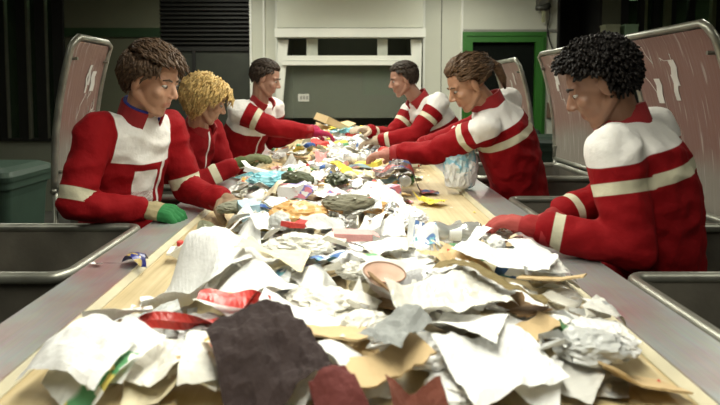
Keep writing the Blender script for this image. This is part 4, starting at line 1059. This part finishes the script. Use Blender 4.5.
def one(kind, x, y, small=1.0):
    rz = rnd.uniform(0, 2*PI); tl = (rnd.uniform(-.25, .25), rnd.uniform(-.25, .25))
    if kind == 'sheet':
        w = (rnd.uniform(.09, .19) if y > 3.1 else rnd.uniform(.07, .15) if rnd.random() < .8 else .19)*small; h = w*rnd.uniform(.6, 1.0)
        r = rnd.random()
        if r < .30: k = rnd.choice((0, 0, 1, 2, 3, 4)); m, cn = PR[k], PRN[k]
        else:
            cn = rnd.choice(WH + ['white']*4 + (['tan', 'pale blue', 'yellow', 'pink'] if y > 2.4 else ['tan', 'cream'])); m = paper(cn)
        cr = rnd.uniform(.007, .018) if y > 2.4 else rnd.uniform(.004, .011)
        o = sheet('paper_sheet', x, y, rz, w, h, m, cr, rnd.randint(4, 7))
        note(o, 'large' if w*h > .020 else 'small' if w*h < .010 else '', cn, 'crumpled paper sheet' if cr > .009 else 'creased paper sheet', 'paper', y, x, 'paper sheets in the litter')
    elif kind == 'ball':
        c = rnd.choice(WH + (['tan', 'pink', 'yellow'] if y > 2.6 else [])); o = settle(p_ball(c), x, y, rz, q=85); note(o, '', c, 'crumpled ball of paper', 'paper', y, x, 'crumpled paper balls in the litter')
    elif kind == 'bag':
        c = rnd.choice(['white']*7+['off-white', 'pale blue', 'cyan', 'light grey', 'dark olive', 'yellow', 'pink'] if y > 2.4 else ['white', 'white', 'off-white', 'light grey']); o = settle(p_bag(c, small), x, y, rz, q=80); note(o, '', c, 'crumpled plastic bag', 'bag', y, x, 'plastic bags in the litter')
    elif kind == 'bottle':
        c = rnd.choice(['white', 'pale blue', 'light grey', 'green', 'white', 'cyan']); o = settle(p_bottle(c, small), x, y, rz, (0, rnd.uniform(-.1, .1)), q=92); note(o, '', c, 'dented plastic bottle lying', 'bottle', y, x, 'plastic bottles in the litter')
    elif kind == 'can':
        c = rnd.choice(['red', 'blue', 'light grey', 'green', 'yellow']); o = settle(p_can(c), x, y, rz, (0, rnd.uniform(-.1, .1)), q=92); note(o, '', c, 'squashed drink can', 'can', y, x, 'drink cans in the litter')
    elif kind == 'carton':
        c = rnd.choice(['printed', 'printed', 'white', 'off-white', 'pale blue']); o = settle(p_carton(c), x, y, rz, tl, q=92); note(o, '', c, 'squashed drink carton', 'carton', y, x, 'drink cartons in the litter')
    elif kind == 'card':
        c = rnd.choice(['tan', 'tan', 'brown', 'light grey', 'white']); o = settle(p_card(c), x, y, rz, tl, q=90); note(o, '', c, 'torn piece of cardboard', 'cardboard', y, x, 'cardboard pieces in the litter')
    elif kind == 'box':
        c = rnd.choice(['printed', 'white', 'red', 'tan', 'yellow', 'off-white', 'blue', 'white']); o = settle(p_box(c), x, y, rz, tl, q=92); note(o, '', c, 'squashed carton box', 'box', y, x, 'carton boxes in the litter')
    elif kind == 'cup':
        c = rnd.choice(['white', 'white', 'off-white', 'pale blue', 'red']); o = settle(p_cup(c), x, y, rz, (0, rnd.uniform(-.2, .2)), q=92); note(o, '', c, 'plastic cup on its side', 'cup', y, x, 'plastic cups in the litter')
    elif kind == 'tray':
        c = rnd.choice(['white', 'white', 'light grey', 'black', 'off-white']); o = settle(p_tray(c), x, y, rz, tl, q=92); note(o, '', c, 'empty food tray', 'tray', y, x, 'food trays in the litter')
    else:
        c = rnd.choice(['white', 'silver', 'red', 'yellow', 'blue', 'orange', 'green', 'white', 'pink', 'pale blue']); o = settle(p_wrap(c), x, y, rz, q=80); note(o, '', c, 'twisted wrapper', 'wrapper', y, x, 'wrappers in the litter')
    return o
bag_of = ['sheet']*11 + ['bag']*4 + ['wrap']*4 + ['ball']*3 + ['carton']*2 + ['card']*2 + ['box']*2 + ['bottle']*2 + ['cup', 'tray', 'can']
flat_of = ['sheet']*15 + ['wrap']*4 + ['card']*2 + ['ball']*2 + ['bag']*3 + ['carton', 'box', 'bottle', 'cup']
near_of = ['sheet']*9 + ['wrap'] + ['bag'] + ['card']
zones = [(4.4, 6.6, 125, 1.25), (3.0, 4.5, 110, 1.0), (2.0, 3.1, 120, .9), (1.4, 2.1, 105, .95), (.98, 1.5, 70, .95)]
for y0, y1, n, sm in zones:
    for k in range(n):
        x, y = spot(y0, y1); one(rnd.choice(bag_of if y1 > 3.2 else flat_of if y1 > 1.6 else near_of) if k > n*.3 or y1 < 3.2 else rnd.choice(['sheet', 'bag', 'sheet', 'box', 'card']), x, y, sm)
# ---- the pieces that stand out in the photograph
def hero(o, label, cat): return tag(o, label, cat)
x, y = at(195, 298); hero(sheet('paper_sheet', x, y, .35, .25, .17, paper('white'), .008, 5), 'big plain white sheet lying at the left front beside the bare belt', 'paper')
x, y = at(505, 283); hero(sheet('paper_sheet', x, y, -.5, .24, .15, paper('white'), .009, 6), 'big plain white sheet lying at the right front beside the bare belt', 'paper')
x, y = at(450, 335, .96); hero(sheet('plastic_film', x, y, .4, .22, .15, plastic('off-white'), .012, 7), 'pale crumpled plastic film at the right of the near end', 'film')
x, y = at(265, 362, 1.0); hero(sheet('cloth_rag', x, y, .5, .17, .17, mat('dark rag', (.028, .016, .015), .9, bump=.3, bscale=90), .018, 6), 'dark brown crumpled cloth rag at the near end of the belt', 'rag')
x, y = at(343, 392, 1.0); hero(sheet('cloth_rag', x, y, -.9, .08, .07, mat('maroon rag', (.12, .025, .022), .9, bump=.3, bscale=90), .012, 6), 'maroon cloth rag at the bottom centre of the near end', 'rag')
x, y = at(420, 390, 1.0); hero(sheet('cloth_rag', x, y, .2, .09, .07, mat('rust rag', (.17, .05, .03), .9, bump=.3, bscale=90), .014, 6), 'rust brown cloth rag at the bottom of the near end, right of centre', 'rag')
x, y = at(395, 372, .96); hero(sheet('paper_sheet', x, y, .9, .10, .09, paper('grey'), .018, 5), 'dark grey crumpled sheet between the maroon and rust rags', 'paper')
x, y = at(490, 318, .96); hero(sheet('cloth_rag', x, y, -.85, .26, .085, mat('olive rag', (.20, .15, .06), .9, bump=.3, bscale=90), .010, 6), 'long olive brown cloth strip running diagonally at the right front', 'rag')
x, y = at(276, 292); hero(sheet('paper_sheet', x, y, -.2, .17, .13, paper('cream'), .010, 6), 'cream yellow crumpled sheet left of centre at the front', 'paper')
x, y = at(298, 240); o = p_bag('orange', 1.15); hero(settle(o, x, y, .1, q=70), 'orange tan crumpled bag on the middle of the belt', 'bag')
x, y = at(349, 238); o = blob('crumpled_net', .085, .05, .028, mat('olive net', (.16, .15, .10), .8, bump=.3), .35, 4, 1.8); hero(settle(o, x, y, .2, q=70), 'grey olive crumpled netting right of the orange bag', 'net')
x, y = at(272, 196); o = p_bag('cyan', 1.3); hero(settle(o, x, y, 2.9, q=60), 'cyan and white plastic bag on the left middle of the belt', 'bag')
x, y = at(298, 200); o = blob('crumpled_card', .085, .045, .035, paper('dark olive'), .35, 4, 1.4); hero(settle(o, x, y, -.7, q=70), 'dark olive crumpled card beside the cyan bag', 'cardboard')
x, y = at(238, 222); o = blob('crumpled_net', .08, .05, .025, mat('grey green net', (.20, .20, .14), .8, bump=.3), .35, 4, 1.8); hero(settle(o, x, y, .6, q=70), 'grey green crumpled netting under the hand of the left worker', 'net')
x, y = at(405, 193, .94); m_ = print_mat('magazine dark', (.10, .07, .06), (.30, .04, .03), (.04, .08, .22), 3, .6); hero(sheet('magazine', x, y, .12, .32, .12, m_, .010, 3), 'dark glossy magazine beside the bare belt on the right', 'magazine')
x, y = at(430, 203, .94); hero(sheet('paper_sheet', x, y, -.6, .13, .10, paper('yellow'), .020, 5), 'bright yellow crumpled sheet below the dark magazine', 'paper')
x, y = at(444, 228, .94); hero(sheet('torn_card', x, y, -.8, .10, .05, print_mat('red white card', (.8, .76, .7), (.6, .03, .03), (.75, .5, .1), 4, .6), .010, 3), 'torn red and white card on the bare belt at the right', 'cardboard')
x, y = at(462, 186, .94); o = empty('plastic_bag'); b_ = blob('bag_body', .085, .07, .17, print_mat('bag print', (.84, .86, .86), (.25, .5, .62), (.5, .65, .7), 5, .42), .34, 5, 1.7); b_.parent = o
b2_ = blob('bag_knot', .04, .035, .05, plastic('white'), .5, 3, 2.4); b2_.parent = o; b2_.location = (-.01, 0, .155); hero(settle(o, .575, 3.02, .4, z=RZ+.001), 'white and blue tied plastic bag standing by the right rim', 'bag')
x, y = at(383, 306, .97)
def p_bowl():
    e = empty('paper_bowl'); bm = bmesh.new(); lathe(bm, [(.03, .0), (.05, .012), (.074, .042), (.071, .042), (.047, .016), (.028, .005)], 28); obj('bowl_body', bm, mat('bowl tan', (.60, .40, .30), .6), e, smooth=True)
    bm = bmesh.new(); tube(bm, [(.0725*math.cos(t), .0725*math.sin(t), .042) for t in [2*PI*k/28 for k in range(28)]], .003, 6, closed=True); obj('bowl_rim', bm, mat('bowl brown', (.30, .17, .10), .6), e, smooth=True); return e
o = p_bowl(); o.scale = (.65, .65, .65); hero(settle(o, x, y, 0, (.2, .1), q=85), 'round tan paper bowl lying tilted at the front centre', 'bowl')
x, y = at(214, 272); hero(sheet('wrapper', x, y, .8, .13, .08, print_mat('green blue wrap', (.62, .66, .5), (.05, .3, .14), (.08, .2, .45), 4, .6), .014, 5), 'green and blue printed wrapper near the left bare belt', 'wrapper')
x, y = at(352, 264); o = p_box('pink'); o.scale = (.65, .65, .6); hero(settle(o, x, y, .1, q=90), 'pink carton box in the middle of the front litter', 'box')
x, y = at(293, 258); o = p_box('red'); o.scale = (.5, .5, .5); hero(settle(o, x, y, .9, (0, .2), q=90), 'red carton box just below the orange tan bag', 'box')
x, y = at(322, 148, 1.1); o = p_box('tan'); o.scale = (2.2, 2.2, 2.6); hero(settle(o, x, 5.7, .6, (.15, .35), q=85), 'big tan cardboard box on top of the farthest heap', 'box')
o = p_card('tan'); o.scale = (2.2, 2.2, 2.2); hero(settle(o, -.32, 5.6, 1.2, (.3, -.5), q=80), 'tan folded cardboard leaning left of the big box on the farthest heap', 'cardboard')
x, y = at(308, 160, 1.05); o = p_ball('blue'); hero(settle(o, -.26, 4.3, 0, q=80), 'small dark blue crumpled piece on the left of the far heap', 'paper')
# on the left steel rim
x, y = at(143, 272, RZ)
bm = bmesh.new(); rings = []
for k in range(13):
    u = k/12; wd = .030*(1-u)**.7+.0015; c_ = Vector((.036-.070*u, .012*math.sin(2.6*u), .004+.030*math.sin(PI*min(1, u*1.1))*(.5+.5*u)))
    rings.append([c_+Vector((.0, -wd, 0)), c_+Vector((.004, -wd*.3, .006)), c_+Vector((.006, wd*.4, .008)), c_+Vector((.0, wd, .004)), c_+Vector((.002, wd*.4, .0065)), c_+Vector((.001, -wd*.3, .0045))])
loft(bm, rings); bmesh.ops.recalc_face_normals(bm, faces=bm.faces)
uv = bm.loops.layers.uv.new('UV')
for f in bm.faces:
    for l in f.loops: l[uv].uv = (l.vert.co.x*9, l.vert.co.y*9)
o = obj('foil_wrapper', bm, print_mat('blue gold foil', (.015, .02, .16), (.42, .30, .07), (.02, .025, .2), 6, .33, .3), None, smooth=False); hero(o, 'dark blue and gold torn wrapper on the edge of the left rim', 'wrapper'); o.scale = (1.3, 1.3, 1.3); settle(o, -.588, 1.70, 2.3, z=RZ+.001); 
o = sheet('paper_scrap', *at(96, 266, RZ), -.5, .040, .018, paper('white'), .008, 3, n=6, z=RZ+.001, clampx=False); hero(o, 'tiny white paper scrap on the left steel rim', 'paper')
# uncountable small shreds and crumbs between the pieces
bm = bmesh.new(); mats = [paper(c) for c in ('white', 'off-white', 'tan', 'brown', 'grey', 'red', 'yellow')]
for k in range(1500):
    y = 1.0 + 5.4*rnd.random()**1.5; x = rnd.uniform(-.56, .56)
    if (target(x, y) < 0 or y < 1.9) and rnd.random() < .92: continue
    z = float(hat(x, y))+.0015; s = rnd.uniform(.003, .011); a = rnd.uniform(0, 6.3); mi = rnd.choice((0, 0, 0, 1, 1, 2, 3, 4, 5, 6)); tz = rnd.uniform(0, .006)
    pts = [Vector((x+s*math.cos(a+t)*rnd.uniform(.5, 1.2), y+s*math.sin(a+t)*rnd.uniform(.5, 1.2), z+(tz if j % 2 else 0))) for j, t in enumerate((0, 1.6, 3.1, 4.7))]
    f = bm.faces.new([bm.verts.new(p) for p in pts]); f.material_index = mi
o = obj('litter_shreds', bm, mats); tag(o, 'fine shreds and crumbs of paper and film scattered between the litter', 'litter', kind='stuff')
